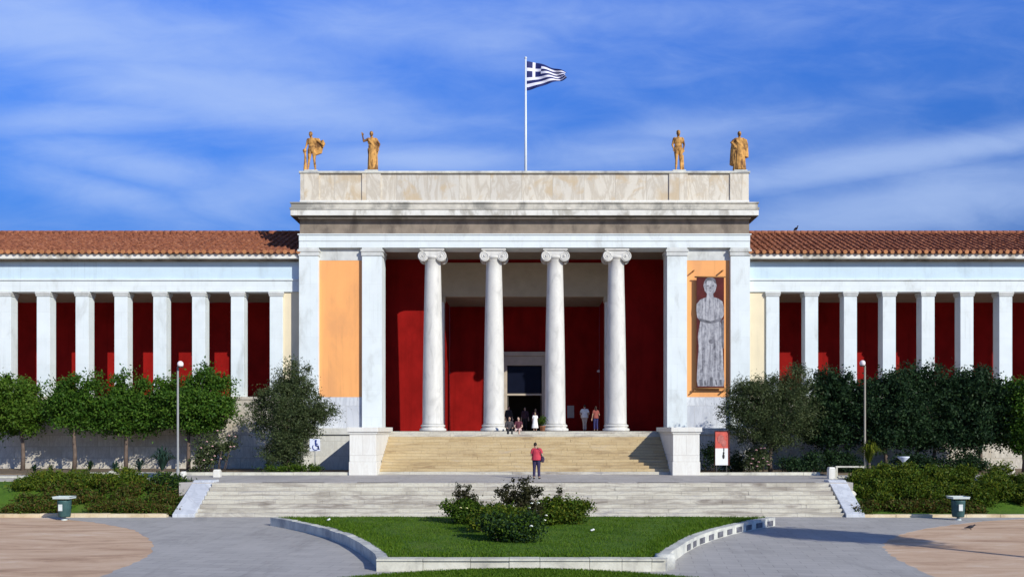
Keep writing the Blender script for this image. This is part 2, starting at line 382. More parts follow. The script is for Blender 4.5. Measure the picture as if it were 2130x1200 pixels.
M['inside'] = plain('dim_lobby_plaster', (.10,.075,.06,1), .1, 1, .9, 0)
M['binteal'] = plain('teal_painted_bin', (.035,.085,.085,1), .25, 4, .5, .15, dirt_shade=(.10,.13,.12,1), dscale=3)
M['binlid'] = plain('pale_grey_lid', (.52,.58,.56,1), .08, 4, .5, .1)
M['sticker'] = plain('worn_white_sticker', (.60,.64,.62,1), .1, 8, .6, 0)
M['navybag'] = plain('dark_plum_canvas', (.045,.03,.06,1), .2, 6, .8, .1)
M['black'] = plain('black_rubber', (.02,.02,.02,1), .1, 4, .6, 0)
M['lampglass'] = plain('frosted_pink_white_globe', (.80,.70,.72,1), .04, 3, .25, 0)
M['signwhite'] = plain('white_enamel', (.66,.70,.82,1), .05, 3, .4, 0)
M['signblue'] = plain('blue_enamel', (.03,.05,.22,1), .08, 3, .4, 0)
M['bannerred'] = plain('dark_red_banner_cloth', (.075,.010,.010,1), .3, 2, .8, .1)
M['bannerbrown'] = plain('brown_banner_rod', (.30,.15,.05,1), .1, 2, .7, 0)
M['stone_print'] = plain('printed_grey_stone', (.31,.31,.335,1), .16, 3.0, .8, 0, dirt_shade=(.22,.22,.245,1), dscale=2.0, damt=(.45,.65))
def print_mat():
    t = NT('printed_draped_stone'); v = t.obj()
    a = t.noise(t.map(v, (9,9,.55)), 1.0, 5, .6, .5); b = t.noise(t.map(v, (3,3,2.2), (0,R(25),0)), 1.4, 5, .6, .8); c = t.noise(v, 7, 5, .6)
    k = t.math('ADD', t.math('MULTIPLY', a, .55), t.math('ADD', t.math('MULTIPLY', b, .35), t.math('MULTIPLY', c, .15)))
    return t.done(t.ramp(k, [(.38,(.07,.07,.085,1)),(.46,(.19,.19,.215,1)),(.54,(.33,.33,.36,1)),(.64,(.47,.47,.495,1))]), .8)
M['stone_print'] = print_mat()
M['stone_print_dark'] = plain('printed_dark_fold', (.13,.13,.15,1), .5, 3.0, .8, 0)
M['stone_print_light'] = plain('printed_light_fold', (.40,.40,.425,1), .3, 3.0, .8, 0)
M['postred'] = plain('salmon_red_poster', (.55,.10,.075,1), .2, 4, .7, 0)
M['paper'] = plain('white_paper', (.74,.74,.74,1), .03, 4, .7, 0)
M['paperold'] = plain('grey_notice_paper', (.42,.38,.34,1), .06, 4, .7, 0)
M['petal'] = plain('white_rose_petal', (.82,.84,.74,1), .05, 6, .6, 0)
M['yellowpetal'] = plain('pale_yellow_petal', (.66,.62,.28,1), .1, 6, .6, 0)
M['pinkpetal'] = plain('pink_oleander_petal', (.62,.36,.36,1), .15, 6, .6, 0)
M['pot'] = plain('terracotta_pot', (.34,.14,.07,1), .15, 4, .8, .1)
M['pigeon'] = plain('dark_grey_feathers', (.035,.035,.045,1), .3, 8, .6, 0)
M['beak'] = plain('horn_beak', (.10,.07,.05,1), .1, 8, .5, 0)
def leaf_mat(name, a, b, c, trans=.3, rough=.5):
    t = NT(name); g = t.n('ShaderNodeNewGeometry')
    col = t.ramp(g.outputs['Random Per Island'], [(.0,a),(.5,b),(1.0,c)])
    n = t.noise(t.obj(), .9, 4); col = t.mix(t.sm(n,.35,.7,0,.4), col, a)
    t.put(t.b.inputs['Base Color'], col); t.b.inputs['Roughness'].default_value = rough; t.b.inputs['Specular IOR Level'].default_value = .12
    tr = t.n('ShaderNodeBsdfTranslucent'); t.l(col, tr.inputs[0]); mx = t.n('ShaderNodeMixShader'); mx.inputs[0].default_value = trans
    out = t.t.nodes['Material Output']; t.l(t.b.outputs[0], mx.inputs[1]); t.l(tr.outputs[0], mx.inputs[2]); t.l(mx.outputs[0], out.inputs[0]); return t.m
M['leaf_orange'] = leaf_mat('citrus_leaf', (.026,.072,.010,1), (.058,.135,.015,1), (.11,.19,.024,1))
M['leaf_bright'] = leaf_mat('bright_citrus_leaf', (.040,.095,.010,1), (.080,.155,.016,1), (.13,.20,.028,1))
M['leaf_dark'] = leaf_mat('dark_citrus_leaf', (.012,.030,.014,1), (.024,.055,.022,1), (.045,.085,.028,1))
M['leaf_olive'] = leaf_mat('olive_leaf', (.032,.054,.020,1), (.070,.096,.036,1), (.13,.155,.07,1))
M['leaf_hedge'] = leaf_mat('yellow_green_shrub_leaf', (.050,.080,.008,1), (.110,.145,.012,1), (.19,.205,.022,1))
M['leaf_rust'] = leaf_mat('rusty_groundcover_leaf', (.050,.055,.012,1), (.095,.075,.018,1), (.15,.085,.025,1))
M['leaf_rose'] = leaf_mat('rose_leaf', (.026,.060,.008,1), (.066,.125,.012,1), (.115,.175,.018,1))
M['leaf_bronze'] = leaf_mat('bronze_rose_leaf', (.022,.024,.012,1), (.045,.042,.018,1), (.065,.07,.025,1))
M['leaf_teal'] = leaf_mat('bluish_plant_leaf', (.020,.050,.035,1), (.04,.085,.06,1), (.08,.13,.09,1))
M['blade'] = leaf_mat('grass_blade', (.045,.105,.006,1), (.088,.175,.010,1), (.14,.21,.02,1))

# ------------------------------------------------------------------ leaves
def leaf_object(name, mat, parent, centers, size, elong=1.9, droop=.0, var=.35):
    c = np.asarray(centers, float); n = len(c)
    off = np.array(WL.get(parent.name, (0,0,0))) if parent else np.zeros(3)
    a = RNG.normal(size=(n,3)); a[:,2] -= droop; a /= np.linalg.norm(a,axis=1)[:,None]+1e-9
    b = RNG.normal(size=(n,3)); b -= a*(a*b).sum(1)[:,None]; b /= np.linalg.norm(b,axis=1)[:,None]+1e-9
    nn = np.cross(a,b)
    s = (size*(1+var*RNG.uniform(-1,1,n)))[:,None]; w = s/elong
    base = c - a*s*.5; tip = c + a*s*.5; m = c - a*s*.05 + nn*s*.08
    v = np.stack([base, m + b*w*.5, tip, m - b*w*.5], 1).reshape(-1,3) - off
    me = bpy.data.meshes.new(name); me.vertices.add(4*n); me.vertices.foreach_set('co', v.ravel().astype(np.float32))
    me.loops.add(4*n); me.loops.foreach_set('vertex_index', np.arange(4*n, dtype=np.int32))
    me.polygons.add(n); me.polygons.foreach_set('loop_start', np.arange(0,4*n,4,dtype=np.int32))
    me.update(calc_edges=True); me.materials.append(mat)
    o = bpy.data.objects.new(name, me); COL.objects.link(o)
    if parent: o.parent = parent; WL[o.name] = tuple(off)
    return o
def clumped(ells, n, clump_r, per=60, shell=.55, zfloor=None):
    """leaf centres in clumps spread through the volume of ellipsoids ((cx,cy,cz),(rx,ry,rz),weight)"""
    w = np.array([e[2] for e in ells], float); w /= w.sum(); nc = max(8, n//per); pts = []; cl = []
    for e, k in zip(ells, np.maximum(3, (w*nc).astype(int))):
        d = RNG.normal(size=(k,3)); d /= np.linalg.norm(d,axis=1)[:,None]
        r = RNG.uniform(0,1,k)**shell
        cc = np.array(e[0]) + d*r[:,None]*np.array(e[1]); cl.append(cc)
        for q in cc:
            m = int(per*RNG.uniform(.35,1.7)); pts.append(q + RNG.normal(size=(m,3))*clump_r*RNG.uniform(.5,1.35)*np.array([1,1,.8]))
        ks = max(3, k//5); d = RNG.normal(size=(ks,3)); d[:,2] = np.abs(d[:,2])*.9+.1*d[:,2]; d /= np.linalg.norm(d,axis=1)[:,None]      # sprigs that break the outline
        for dd in d:
            m = int(per*RNG.uniform(.12,.4)); tt = RNG.uniform(.85,1.0+.22*RNG.uniform(),m)[:,None]
            pts.append(np.array(e[0]) + dd*tt*np.array(e[1]) + RNG.normal(size=(m,3))*clump_r*.28)
    p = np.concatenate(pts)
    if zfloor is not None: p = p[p[:,2] > zfloor]
    return p, np.concatenate(cl)
def tree(name, label, d, trunk_px, base_z, ells_px, mat, n, leaf=.17, clump=.26, trunk_r=.11, per=60, depth=None, group=None, elong=1.9, shell=.55, droop=0.0):
    x = X(trunk_px, d); root = thing(name, label, 'tree', (x, d, base_z), group)
    k = d/F; ells = []
    for (px, py, rx, ry) in ells_px:
        if name == 'citrus_tree': rx, ry = rx*.90, ry*.92; py -= 5
        c = P(px, py, d); dy = depth or max(rx, ry)*k*.85
        ells.append(((c.x, c.y + random.uniform(-.2,.2), c.z), (rx*k, dy, ry*k), rx*rx*ry))
    pts, cl = clumped(ells, int(n*2.8), clump*1.0, int(per*1.5), shell, base_z+.05); leaf = leaf*1.0
    leaf_object('crown', mat, root, pts, leaf, elong, droop)
    cz = np.mean([e[0][2] for e in ells]); cx = np.mean([e[0][0] for e in ells])
    low = min(e[0][2]-e[1][2] for e in ells); fork = max(base_z+.5, low + .25*(cz-low))
    mb = MB(); bend = random.uniform(-.08,.08)
    mb.tube([(x,d,base_z-.1),(x+bend,d,base_z+.35*(fork-base_z)),(x-bend*.4,d+.03,base_z+.7*(fork-base_z)),(x+.2*(cx-x),d,fork)], [trunk_r*1.25,trunk_r,trunk_r*.9,trunk_r*.85], 9)
    idx = RNG.choice(len(cl), size=min(11,len(cl)), replace=False)
    f0 = Vector((x+.2*(cx-x), d, fork))
    for i in idx:
        t = Vector(cl[i]); mid = f0.lerp(t,.5) + Vector((random.uniform(-.15,.15),random.uniform(-.15,.15),.18))
        mb.tube([f0, mid, t], [trunk_r*.6, trunk_r*.36, trunk_r*.12], 6)
    mb.build('trunk', M['bark'], root); return root

# ------------------------------------------------------------------ setting: ground, terrace, paving, lawns
ZL, ZP = 1.40, 3.80          # terrace and porch floor heights
struct('ground', MB().box(-600,600,-200,1500,-.6,-.004), M['sand'])
left_edge = [(160,1215),(230,1190),(300,1163),(321,1141),(312,1122),(292,1106),(250,1094),(180,1084)]
right_edge = [(1990,1215),(1940,1197),(1868,1165),(1836,1141),(1841,1124),(1880,1108),(1935,1097),(2010,1087),(2060,1082)]
def ragged(pts, amp=.07):
    out = []
    for a_, b_ in zip(pts[:-1], pts[1:]):
        n_ = max(2, int(math.hypot(b_[0]-a_[0], b_[1]-a_[1])/.25))
        for k_ in range(n_): out.append((a_[0]+(b_[0]-a_[0])*k_/n_+random.uniform(-amp,amp), a_[1]+(b_[1]-a_[1])*k_/n_+random.uniform(-amp,amp)))
    return out + [pts[-1]]
def smooth(pts, it=2):
    for _ in range(it):
        q = [pts[0]]
        for a_, b_ in zip(pts[:-1], pts[1:]): q += [(.75*a_[0]+.25*b_[0], .75*a_[1]+.25*b_[1]), (.25*a_[0]+.75*b_[0], .25*a_[1]+.75*b_[1])]
        pts = q + [pts[-1]]
    return pts
poly = [(X(60,16), 14.0)] + ragged(smooth([G(*p) for p in left_edge])) + [(-22.5,39.6),(-15,39.6),(15,39.6),(25,39.6)] + ragged(smooth([G(*p) for p in right_edge[::-1]])) + [(X(2300,16), 14.0)]
struct('paved_path', MB().prism(poly[::-1], -.5, 0.0), M['grey_pave'])
# terrace (landing) with its garden beds, and the planted banks at both sides
struct('terrace', MB().box(-16.4,15.6,41.42,60,.2,ZL).box(-60,-16.4,43.4,60,.2,ZL-.004).box(15.6,60,43.4,60,.2,ZL-.004), M['terrace'])
for sgn, x0, x1 in ((-1,-60,-9.64),(1,9.64,60)):
    struct('garden_bed', MB().box(x0,x1,48.45,57,ZL-.3,ZL+.06), M['soil'])
def bank(x0, x1):
    mb = MB(); nx, ny = 40, 10; vs = []
    for j in range(ny+1):
        for i in range(nx+1):
            t = j/ny; x = x0+(x1-x0)*i/nx; y = 39.3+t*4.4
            vs.append((x, y, .10 + 1.26*(t*t*(3-2*t)) + .04*math.sin(x*1.7)*math.sin(t*3.1)))
    mb.add(vs, [(j*(nx+1)+i, j*(nx+1)+i+1, (j+1)*(nx+1)+i+1, (j+1)*(nx+1)+i) for j in range(ny) for i in range(nx)], True)
    return struct('lawn_bank', mb, M['lawn'])
bank(-60, -15.9); bank(15.3, 60)
# kerbs: low stone edgings, each a thing
def curb_blocks(x0, x1, y, z0, z1, w, step, rag=.012):
    mb = MB(); x = x0
    while x < x1-.05:
        e = min(x1, x+step*random.uniform(.85,1.15)); a = random.uniform(-rag,rag)
        mb.box(x, e-.012, y+a, y+w+a, z0, z1+random.uniform(-rag,rag)); x = e
    return mb
tag(curb_blocks(-60,-16.0,38.95,-.1,.16,.30,1.6).build('kerb', M['curbyellow']), 'pale yellowish kerb along the foot of the left planted bank', 'kerb', 'low stone kerbs')
tag(curb_blocks(15.2,60,38.95,-.1,.12,.30,1.6).build('kerb', M['curbyellow']), 'pale kerb along the foot of the right planted bank behind the pigeon', 'kerb', 'low stone kerbs')
tag(curb_blocks(-24,-9.64,48.1,ZL-.1,ZL+.15,.32,1.5).build('kerb', M['curb']), 'white kerb of the garden bed left of the left pedestal', 'kerb', 'low stone kerbs')
tag(curb_blocks(9.64,16.3,48.1,ZL-.1,ZL+.15,.32,1.5).build('kerb', M['curb']), 'white kerb of the garden bed right of the right pedestal', 'kerb', 'low stone kerbs')

# ------------------------------------------------------------------ stairs
def steps_mb(x0, x1, ybot, ytop, z0, z1, n, only=None):
    mb = MB(); rise = (z1-z0)/n; run = (ytop-ybot)/n
    for i in range(n):
        if only and i not in only: continue
        y = ybot + i*run; x = x0
        while x < x1-.02:
            e = min(x1, x+random.uniform(1.2,2.6))
            if x1-e < .5: e = x1
            j = random.uniform(-.012,.012); k = random.uniform(-.008,.008)
            mb.box(x, e-.008, y+j, ytop+.2, z0+i*rise-(.02 if i else .3), z0+(i+1)*rise-.004*(i<n-1)+min(k,0)); x = e
    return mb
st = thing('staircase', 'low wide flight of patchy pale marble steps from the paving to the terrace', 'staircase', (0,39.1,0), 'stone staircases')
steps_mb(-14.75, 14.35, 39.1, 41.45, 0, ZL, 8).build('steps', M['stair_low'], st)
def cheek(x0, x1, sk0, sk1):
    mb = MB(); yb, yt = 38.95, 41.7
    vs = [(x0+sk0,yb,-.2),(x1+sk0,yb,-.2),(x1+sk1,yt,-.2),(x0+sk1,yt,-.2),(x0+sk0,yb,.14),(x1+sk0,yb,.14),(x1+sk1,yt,ZL+.10),(x0+sk1,yt,ZL+.10)]
    mb.add(vs, [(0,3,2,1),(4,5,6,7),(0,1,5,4),(1,2,6,5),(2,3,7,6),(3,0,4,7)])
    mb.box(x0+sk1, x1+sk1, yt, yt+.6, ZL-.3, ZL+.10); return mb
cheek(-15.75,-14.76,.02,-.05).build('cheek_wall', M['dado'], st, .02); cheek(14.36,15.2,0,0.15).build('cheek_wall', M['dado'], st, .02)
su = thing('staircase', 'tall flight of ochre marble steps between the pedestals up to the columned porch', 'staircase', (0,48.6,ZL), 'stone staircases')
steps_mb(-8.16, 8.16, 48.7, 53.25, ZL, ZP, 15, range(1,13)).build('steps', M['stair_up'], su); steps_mb(-8.16, 8.16, 48.7, 53.25, ZL, ZP, 15, (0,13,14)).build('grey_steps', M['stair_low'], su)
for s, lab in ((-1,'square white marble stair pedestal casting shadow towards the blue sign, left of the porch steps'), (1,'square white marble stair pedestal beside the slim red and white banner')):
    pd = thing('pedestal', lab, 'pedestal', (s*8.9,48,ZL), 'stair pedestals')
    x0, x1 = sorted((s*8.17, s*9.63))
    MB().box(x0-.03,x1+.03,47.97,49.6,ZL-.05,ZL+.74).build('plinth', M['block'], pd, .02)
    MB().box(x0,x1,48.0,53.3,ZL+.745,ZP-.12).build('shaft', M['block'], pd, .015)
    MB().box(x0+.03,x1-.03,49.62,53.25,ZL-.05,ZL+.742).build('cheek_wall', M['podmarble'], pd)
    MB().box(x0-.05,x1+.05,47.95,53.3,ZP-.118,ZP-.02).box(x0-.12,x1+.12,47.88,53.3,ZP-.018,ZP+.24).build('cap', M['block'], pd, .02)

# ------------------------------------------------------------------ museum
mus = thing('museum', 'long neoclassical museum with ionic porch, red walls and white pillared wings', 'museum', (0,54.3,ZL))
def part(mb, name, mat, bevel=0.0, parent=None): return mb.build(name, mat, parent or mus, bevel)
W = 14.03
# podium under the porch
for s in (-1, 1):
    def bx(a, b, *r): x0, x1 = sorted((s*a, s*b)); return (x0, x1) + r
    part(MB().box(*bx(9.64,W,53.3,54.9,ZL-.3,ZP-.2)).box(*bx(13.0,W,54.9,70,ZL-.3,ZP-.2)), 'podium', M['podmarble'])
    part(MB().box(*bx(9.55,W+.1,53.17,55,ZP-.198,ZP-.06)).box(*bx(9.55,W+.05,53.22,55,ZP-.06,ZP+.2)), 'podium_moulding', M['podmarble'], .02)
    part(MB().box(*bx(13.4,W,55.73,70,ZP-.2,17.02)), 'side_wall', M['cream'])
part(MB().box(-9.54,9.54,53.3,70,ZP-.5,ZP).box(-13.4,-9.54,55.2,60,ZP-.5,ZP-.004).box(9.54,13.4,55.2,60,ZP-.5,ZP-.004), 'porch_floor', M['terrace'])
# front walls and pilasters
PZ1 = 15.22
for s in (-1, 1):
    def bx(a, b, *r): x0, x1 = sorted((s*a, s*b)); return MB().box(x0, x1, *r)
    part(bx(10.0,12.9,54.58,55.7,5.94,14.47), 'wall_panel', M['orange'])
    part(bx(10.0,12.9,54.56,55.7,ZP+.2,5.936), 'dado_panel', M['dado'])
    part(bx(10.0,12.9,54.57,55.7,14.474,PZ1-.002), 'panel_lintel', M['capgrey'])
    for a, b in ((8.88,10.11),(12.83,W)):
        p = part(bx(a,b,54.3,55.72,ZP+.12,14.70), 'pilaster', M['white'])
        c = bx(a-.05,b+.05,54.25,55.74,14.702,14.95); x0, x1 = sorted((s*(a-.0), s*(b+.0)))
        c.box(x0-.09,x1+.09,54.21,55.76,14.952,15.10).box(x0-.02,x1+.02,54.28,55.73,15.102,PZ1-.002)
        c.build('capital', M['capgrey'], p, .015)
        x0, x1 = sorted((s*a, s*b)); MB().box(x0-.06,x1+.06,54.22,55.75,ZP,ZP+.118).build('base', M['white'], p, .02)
# entablature
part(MB().box(-W,W,54.3,55.72,PZ1,15.62).box(-W-.0,W+.0,54.26,55.72,15.622,15.99).box(-W-.07,W+.07,54.20,55.72,15.992,16.06), 'architrave', M['white'])
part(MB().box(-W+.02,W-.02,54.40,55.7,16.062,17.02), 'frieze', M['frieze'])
part(MB().box(-W-.05,W+.05,54.24,68,17.022,17.10).box(-W-.42,W+.42,53.82,68,17.102,17.45), 'cornice', M['cornice'], .02)
part(MB().box(-W-.40,W+.40,53.85,54.23,17.07,17.101).box(-W-.40,-W-.06,54.23,68,17.072,17.101).box(W+.06,W+.40,54.23,68,17.072,17.101), 'cornice_soffit', plain('painted_shade_soffit',(.07,.06,.05,1),.3,2,.9,.2))  # strip coloured near black to paint in the shade beneath the cornice
part(MB().box(-W-.46,W+.46,53.78,68,17.452,17.60).box(-W-.38,W+.38,53.86,68,17.602,17.84).box(-W-.44,W+.44,53.80,68,17.842,17.93), 'gutter', M['cymatium'], .02)
part(MB().box(-14.0,14.0,54.36,55.5,17.93,18.18), 'parapet_base', M['block'])
part(MB().box(-13.96,13.96,54.48,55.4,18.182,19.86).box(-13.96,-13.0,55.4,67.5,18.182,19.86).box(13.0,13.96,55.4,67.5,18.182,19.86), 'parapet', M['parapet'])
for xc in (-13.4,-9.55,9.6,13.4):
    part(MB().box(xc-.58,xc+.58,54.40,55.45,18.182,19.862), 'parapet_pier', M['parapet'])
part(MB().box(-14.06,14.06,54.34,55.54,19.866,20.0).box(-14.06,-12.95,55.54,67.5,19.866,20.0).box(12.95,14.06,55.54,67.5,19.866,20.0), 'coping', M['curbwall'], .015)
# body of the block: side walls, ceilings, inner walls
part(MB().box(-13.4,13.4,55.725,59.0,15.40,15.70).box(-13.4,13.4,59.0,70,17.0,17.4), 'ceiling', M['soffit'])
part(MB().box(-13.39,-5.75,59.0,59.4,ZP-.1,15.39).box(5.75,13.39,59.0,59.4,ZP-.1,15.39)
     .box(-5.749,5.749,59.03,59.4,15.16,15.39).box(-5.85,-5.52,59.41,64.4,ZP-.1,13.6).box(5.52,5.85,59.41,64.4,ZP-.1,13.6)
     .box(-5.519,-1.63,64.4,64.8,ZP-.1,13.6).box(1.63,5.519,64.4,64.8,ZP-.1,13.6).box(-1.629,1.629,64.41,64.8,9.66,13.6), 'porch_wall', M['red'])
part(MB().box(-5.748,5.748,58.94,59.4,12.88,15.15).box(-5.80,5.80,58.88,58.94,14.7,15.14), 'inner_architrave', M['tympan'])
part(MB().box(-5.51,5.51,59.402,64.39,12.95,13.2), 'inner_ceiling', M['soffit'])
for s in (-1, 1):
    x0, x1 = sorted((s*5.42, s*5.88))
    a = part(MB().box(x0,x1,58.86,59.42,ZP+.15,12.5), 'anta', M['column'])
    MB().box(x0-.07,x1+.07,58.80,59.44,12.502,12.876).build('capital', M['tympan'], a); MB().box(x0-.06,x1+.06,58.80,59.44,ZP,ZP+.148).build('base', M['column'], a)
# door
door = part(MB().box(-1.62,-1.28,64.25,64.9,ZP,8.62).box(1.28,1.62,64.25,64.9,ZP,8.62).box(-1.62,1.62,64.25,64.9,8.622,9.3).box(-1.8,1.8,64.10,64.9,9.302,9.62), 'doorway', M['doorframe'], .02)
MB().box(-1.278,1.278,64.5,64.56,6.56,8.61).build('transom_window', M['dark_glass'], door)
MB().box(-1.278,1.278,64.42,64.62,6.42,6.555).build('transom_bar', M['doorframe'], door)
MB().box(-1.27,-1.19,64.5,65.8,ZP,6.41).build('door_leaf', M['dark_metal'], door); MB().box(1.19,1.27,64.5,65.8,ZP,6.41).build('door_leaf', M['dark_metal'], door)
part(MB().box(-4,4,69.6,69.9,ZP,9).box(-4.2,-4,64.82,69.9,ZP,9).box(4,4.2,64.82,69.9,ZP,9).box(-4.2,4.2,64.82,69.9,9.0,9.2), 'lobby', M['inside'])
# columns
def column(xc):
    yc = 55.0; mb = MB(); h0, h1 = ZP+.42, 14.45
    prof = []
    for i in range(17):
        t = i/16; r = .655*(1-.0*t) - .165*(t**1.55); prof.append((r, h0+(h1-h0)*t))
    prof[0] = (.70, h0); prof.insert(1, (.66, h0+.10)); prof += [(.52,h1+.03),(.54,h1+.07),(.50,h1+.10)]
    shaft = part(mb.lathe(prof, (xc,yc,0), 40), 'column', M['column'])
    MB().lathe([(.80,ZP+.0),(.84,ZP+.05),(.85,ZP+.11),(.82,ZP+.17),(.73,ZP+.20),(.70,ZP+.25),(.74,ZP+.28),(.78,ZP+.33),(.78,ZP+.36),(.74,ZP+.40),(.69,ZP+.42)], (xc,yc,0), 40).build('base', M['column'], shaft)
    c = MB(); zc = 14.72; rv = .335; xo = .565
    for s in (-1, 1):
        for yf, yd in ((yc-.56,-1),(yc+.56,1)):
            c.lathe([(rv*.98,yf-yd*.16),(rv,yf-yd*.02),(rv*.96,yf+yd*.015)], (xc+s*xo,0,zc), 28, True, 'y')
            pts = []; rr = []
            for k in range(46):                      # raised spiral fillet
                a = k/45*2*math.pi*2.4; r = rv*(.93-.78*k/45); ang = math.pi/2 + s*(-a)
                pts.append((xc+s*xo+r*math.cos(ang), yf+yd*.02, zc+r*math.sin(ang))); rr.append(.033-.014*k/45)
            c.tube(pts, rr, 6); c.lathe([(.065,yf),(.065,yf+yd*.05),(.03,yf+yd*.065)], (xc+s*xo,0,zc), 14, True, 'y')
        c.lathe([(rv*.93,yc-.42),(rv*.70,yc-.12),(rv*.66,yc),(rv*.70,yc+.12),(rv*.93,yc+.42)], (xc+s*xo,0,zc), 24, True, 'y')   # bolster
    c.box(xc-xo,xc+xo,yc-.555,yc+.555,zc+.05,zc+rv*.96)
    c.lathe([(.50,14.50),(.56,14.55),(.64,14.63),(.66,14.70),(.60,14.76)], (xc,yc,0), 32)      # echinus
    c.box(xc-.76,xc+.76,yc-.62,yc+.62,15.075,PZ1-.004)
    c.build('capital', M['column'], shaft)
for xc in (-5.77,-1.925,1.925,5.77): column(xc)

# ---- wings
def wing(s):
    def bx(a, b, *r): x0, x1 = sorted((s*a, s*b)); return MB().box(x0, x1, *r)
    XE = 46.0
    part(bx(W+.002,XE,54.92,56.0,ZL-.4,5.80), 'wing_podium', M['podium'])
    part(bx(W+.002,XE,54.86,60,5.802,5.97), 'wing_ledge', M['podium'])
    part(bx(W+.002,15.235,55.12,55.7,5.972,12.578), 'wing_wall', M['cream'])
    part(bx(W+.002,XE,59.85,60.2,5.97,12.6), 'gallery_wall', M['red'])
    part(bx(W+.002,XE,55.76,59.849,12.60,12.9), 'gallery_ceiling', M['soffit'])
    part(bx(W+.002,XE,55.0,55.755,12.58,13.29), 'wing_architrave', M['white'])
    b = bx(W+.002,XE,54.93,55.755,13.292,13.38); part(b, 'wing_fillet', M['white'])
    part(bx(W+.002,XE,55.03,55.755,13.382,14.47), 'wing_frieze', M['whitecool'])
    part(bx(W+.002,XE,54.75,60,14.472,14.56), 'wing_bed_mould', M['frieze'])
    b = bx(W+.002,XE,54.42,60,14.562,14.86); part(b, 'wing_cornice', M['cornice'], .015)
    for k in range(11):
        xc = 15.65+2.448*k; x0, x1 = sorted((s*(xc-.41), s*(xc+.41)))
        p = part(MB().box(x0,x1,55.0,55.75,5.972,12.30), 'wing_pillar', M['white'], .012)
        MB().box(x0-.045,x1+.045,54.95,55.80,12.302,12.42).box(x0-.075,x1+.075,54.92,55.83,12.422,12.576).build('capital', M['capgrey'], p, .012)
    # tiled roof: corrugated pan-and-cover tiles in stepped courses
    mb = MB(); pitch = .42; y0, z0, y1, z1 = 54.30, 14.90, 60.2, 17.42; n = 15
    xs = []; x = W+.03
    while x < XE:
        for o, h in ((0,.10),(.07,.085),(.10,.0),(.32,.0),(.35,.085)): xs.append((x+o, h))
        x += pitch
    rows = []; rt = random.Random(5+s)
    for j in range(n):
        for e in (0, 1):
            t = (j+e)/n; rows.append((y0+(y1-y0)*t, z0+(z1-z0)*t - (.0 if e == 0 else .035)))
    vs = []
    for (yy, zz) in rows:
        for (xx, hh) in xs: vs.append((s*xx+rt.uniform(-.012,.012), yy+rt.uniform(-.03,.03), zz+hh+.018*math.sin(xx*7.3+yy*5.1)+rt.uniform(-.018,.018)))
    nx = len(xs)
    fs = [(j*nx+i, j*nx+i+1, (j+1)*nx+i+1, (j+1)*nx+i) for j in range(len(rows)-1) for i in range(nx-1)]
    if s < 0: fs = [f[::-1] for f in fs]
    mb.add(vs, fs); 
    xa, xb = sorted((s*(W+.03), s*XE))
    mb.add([(xa,y1,z1+.05),(xb,y1,z1+.05),(xb,66,15.0),(xa,66,15.0)], [(0,1,2,3)])
    mb.add([(xa,y0,14.87),(xb,y0,14.87),(xb,66,14.87),(xa,66,14.87)], [(0,1,2,3)])
    rf = part(mb, 'wing_roof', M['tile'])
    mb = MB(); x = xa
    while x < xb:
        mb.lathe([(.15,x),(.165,x+.02),(.15,x+.43)], (0,y1,z1+.03), 10, True, 'x'); x += .45
    mb.build('ridge_tiles', M['tile'], rf)
    mb = MB(); x = W+.03
    while x < XE:
        c = s*x; mb.lathe([(.13,y0-.07),(.13,y0),(.10,y0+.12)], (c,0,z0+.045), 10, True, 'y'); x += pitch
    mb.build('eave_tiles', M['antefix'], rf)
    part(bx(XE-.3,XE,54.95,60,5.97,14.47), 'end_wall', M['cream'])
wing(-1); wing(1)

# ------------------------------------------------------------------ planter with lawn in the middle
HB = .34
def arc(half):
    pts = [(24.22,4.08),(25.2,4.30),(26.4,4.72),(27.8,5.25),(29.4,5.95),(31.2,6.95),(32.8,8.0),(34.2,9.1),(35.6,10.35)]
    return pts
outer = [(-x-.02, y) for y, x in arc(0)]; outer_r = [(x-.12, y) for y, x in arc(0)]
pl = thing('planter', 'wedge-shaped raised planter with worn stone edging and lawn, in front of the low steps', 'planter', (0,28,0))
def edge_wall(pts, w, sgn):
    mb = MB()
    for i in range(len(pts)-1):
        a, b = Vector((*pts[i],0)), Vector((*pts[i+1],0)); t = (b-a).normalized(); nrm = Vector((t.y,-t.x,0))*sgn
        n = max(1, int((b-a).length/.8))
        for k in range(n):
            p, q = a.lerp(b,k/n), a.lerp(b,(k+1)/n); q = q - t*.008; h = HB+random.uniform(-.012,.012)
            quad = [p, q, q+nrm*w, p+nrm*w]
            if sgn < 0: quad = quad[::-1]
            quad = quad[::-1] if ((quad[1]-quad[0]).cross(quad[2]-quad[1])).z < 0 else quad
            mb.prism([(v.x,v.y) for v in quad], -.1, h)
    return mb
edge_wall(outer,.32,1).build('side_edging', M['curbwall'], pl); edge_wall(outer_r,.32,-1).build('side_edging', M['curbwall'], pl)
for i in range(3, 8):
    a, b = Vector((*outer_r[i],0)), Vector((*outer_r[i+1],0)); t = (b-a).normalized(); nrm = Vector((t.y,-t.x,0)); n_ = 2
    for k_ in range(n_):
        c_ = a.lerp(b,(k_+.5)/n_); MB().obox(c_+nrm*.004+Vector((0,0,.13)), t, nrm, Vector((0,0,1)), (b-a).length/n_*.27, .012, .10).build('dark_inset', M['stone_print_dark'], pl)
MB().lathe([(.30,-.1),(.30,.30),(.27,.40),(.12,.42)], (3.98,24.75,0), 18).build('corner_stone', M['curbwall'], pl)
fr = MB(); x = -4.10
while x < 3.90:
    e = min(3.92, x+random.uniform(.7,1.5)); fr.box(x, e-.012, 24.18+random.uniform(-.02,.02), 24.50, -.1, HB-.045); fr.box(x-.0, e-.014, 24.12, 24.52, HB-.043, HB+.01+random.uniform(-.006,.006)); x = e
fr.build('front_edging', M['curb'], pl)
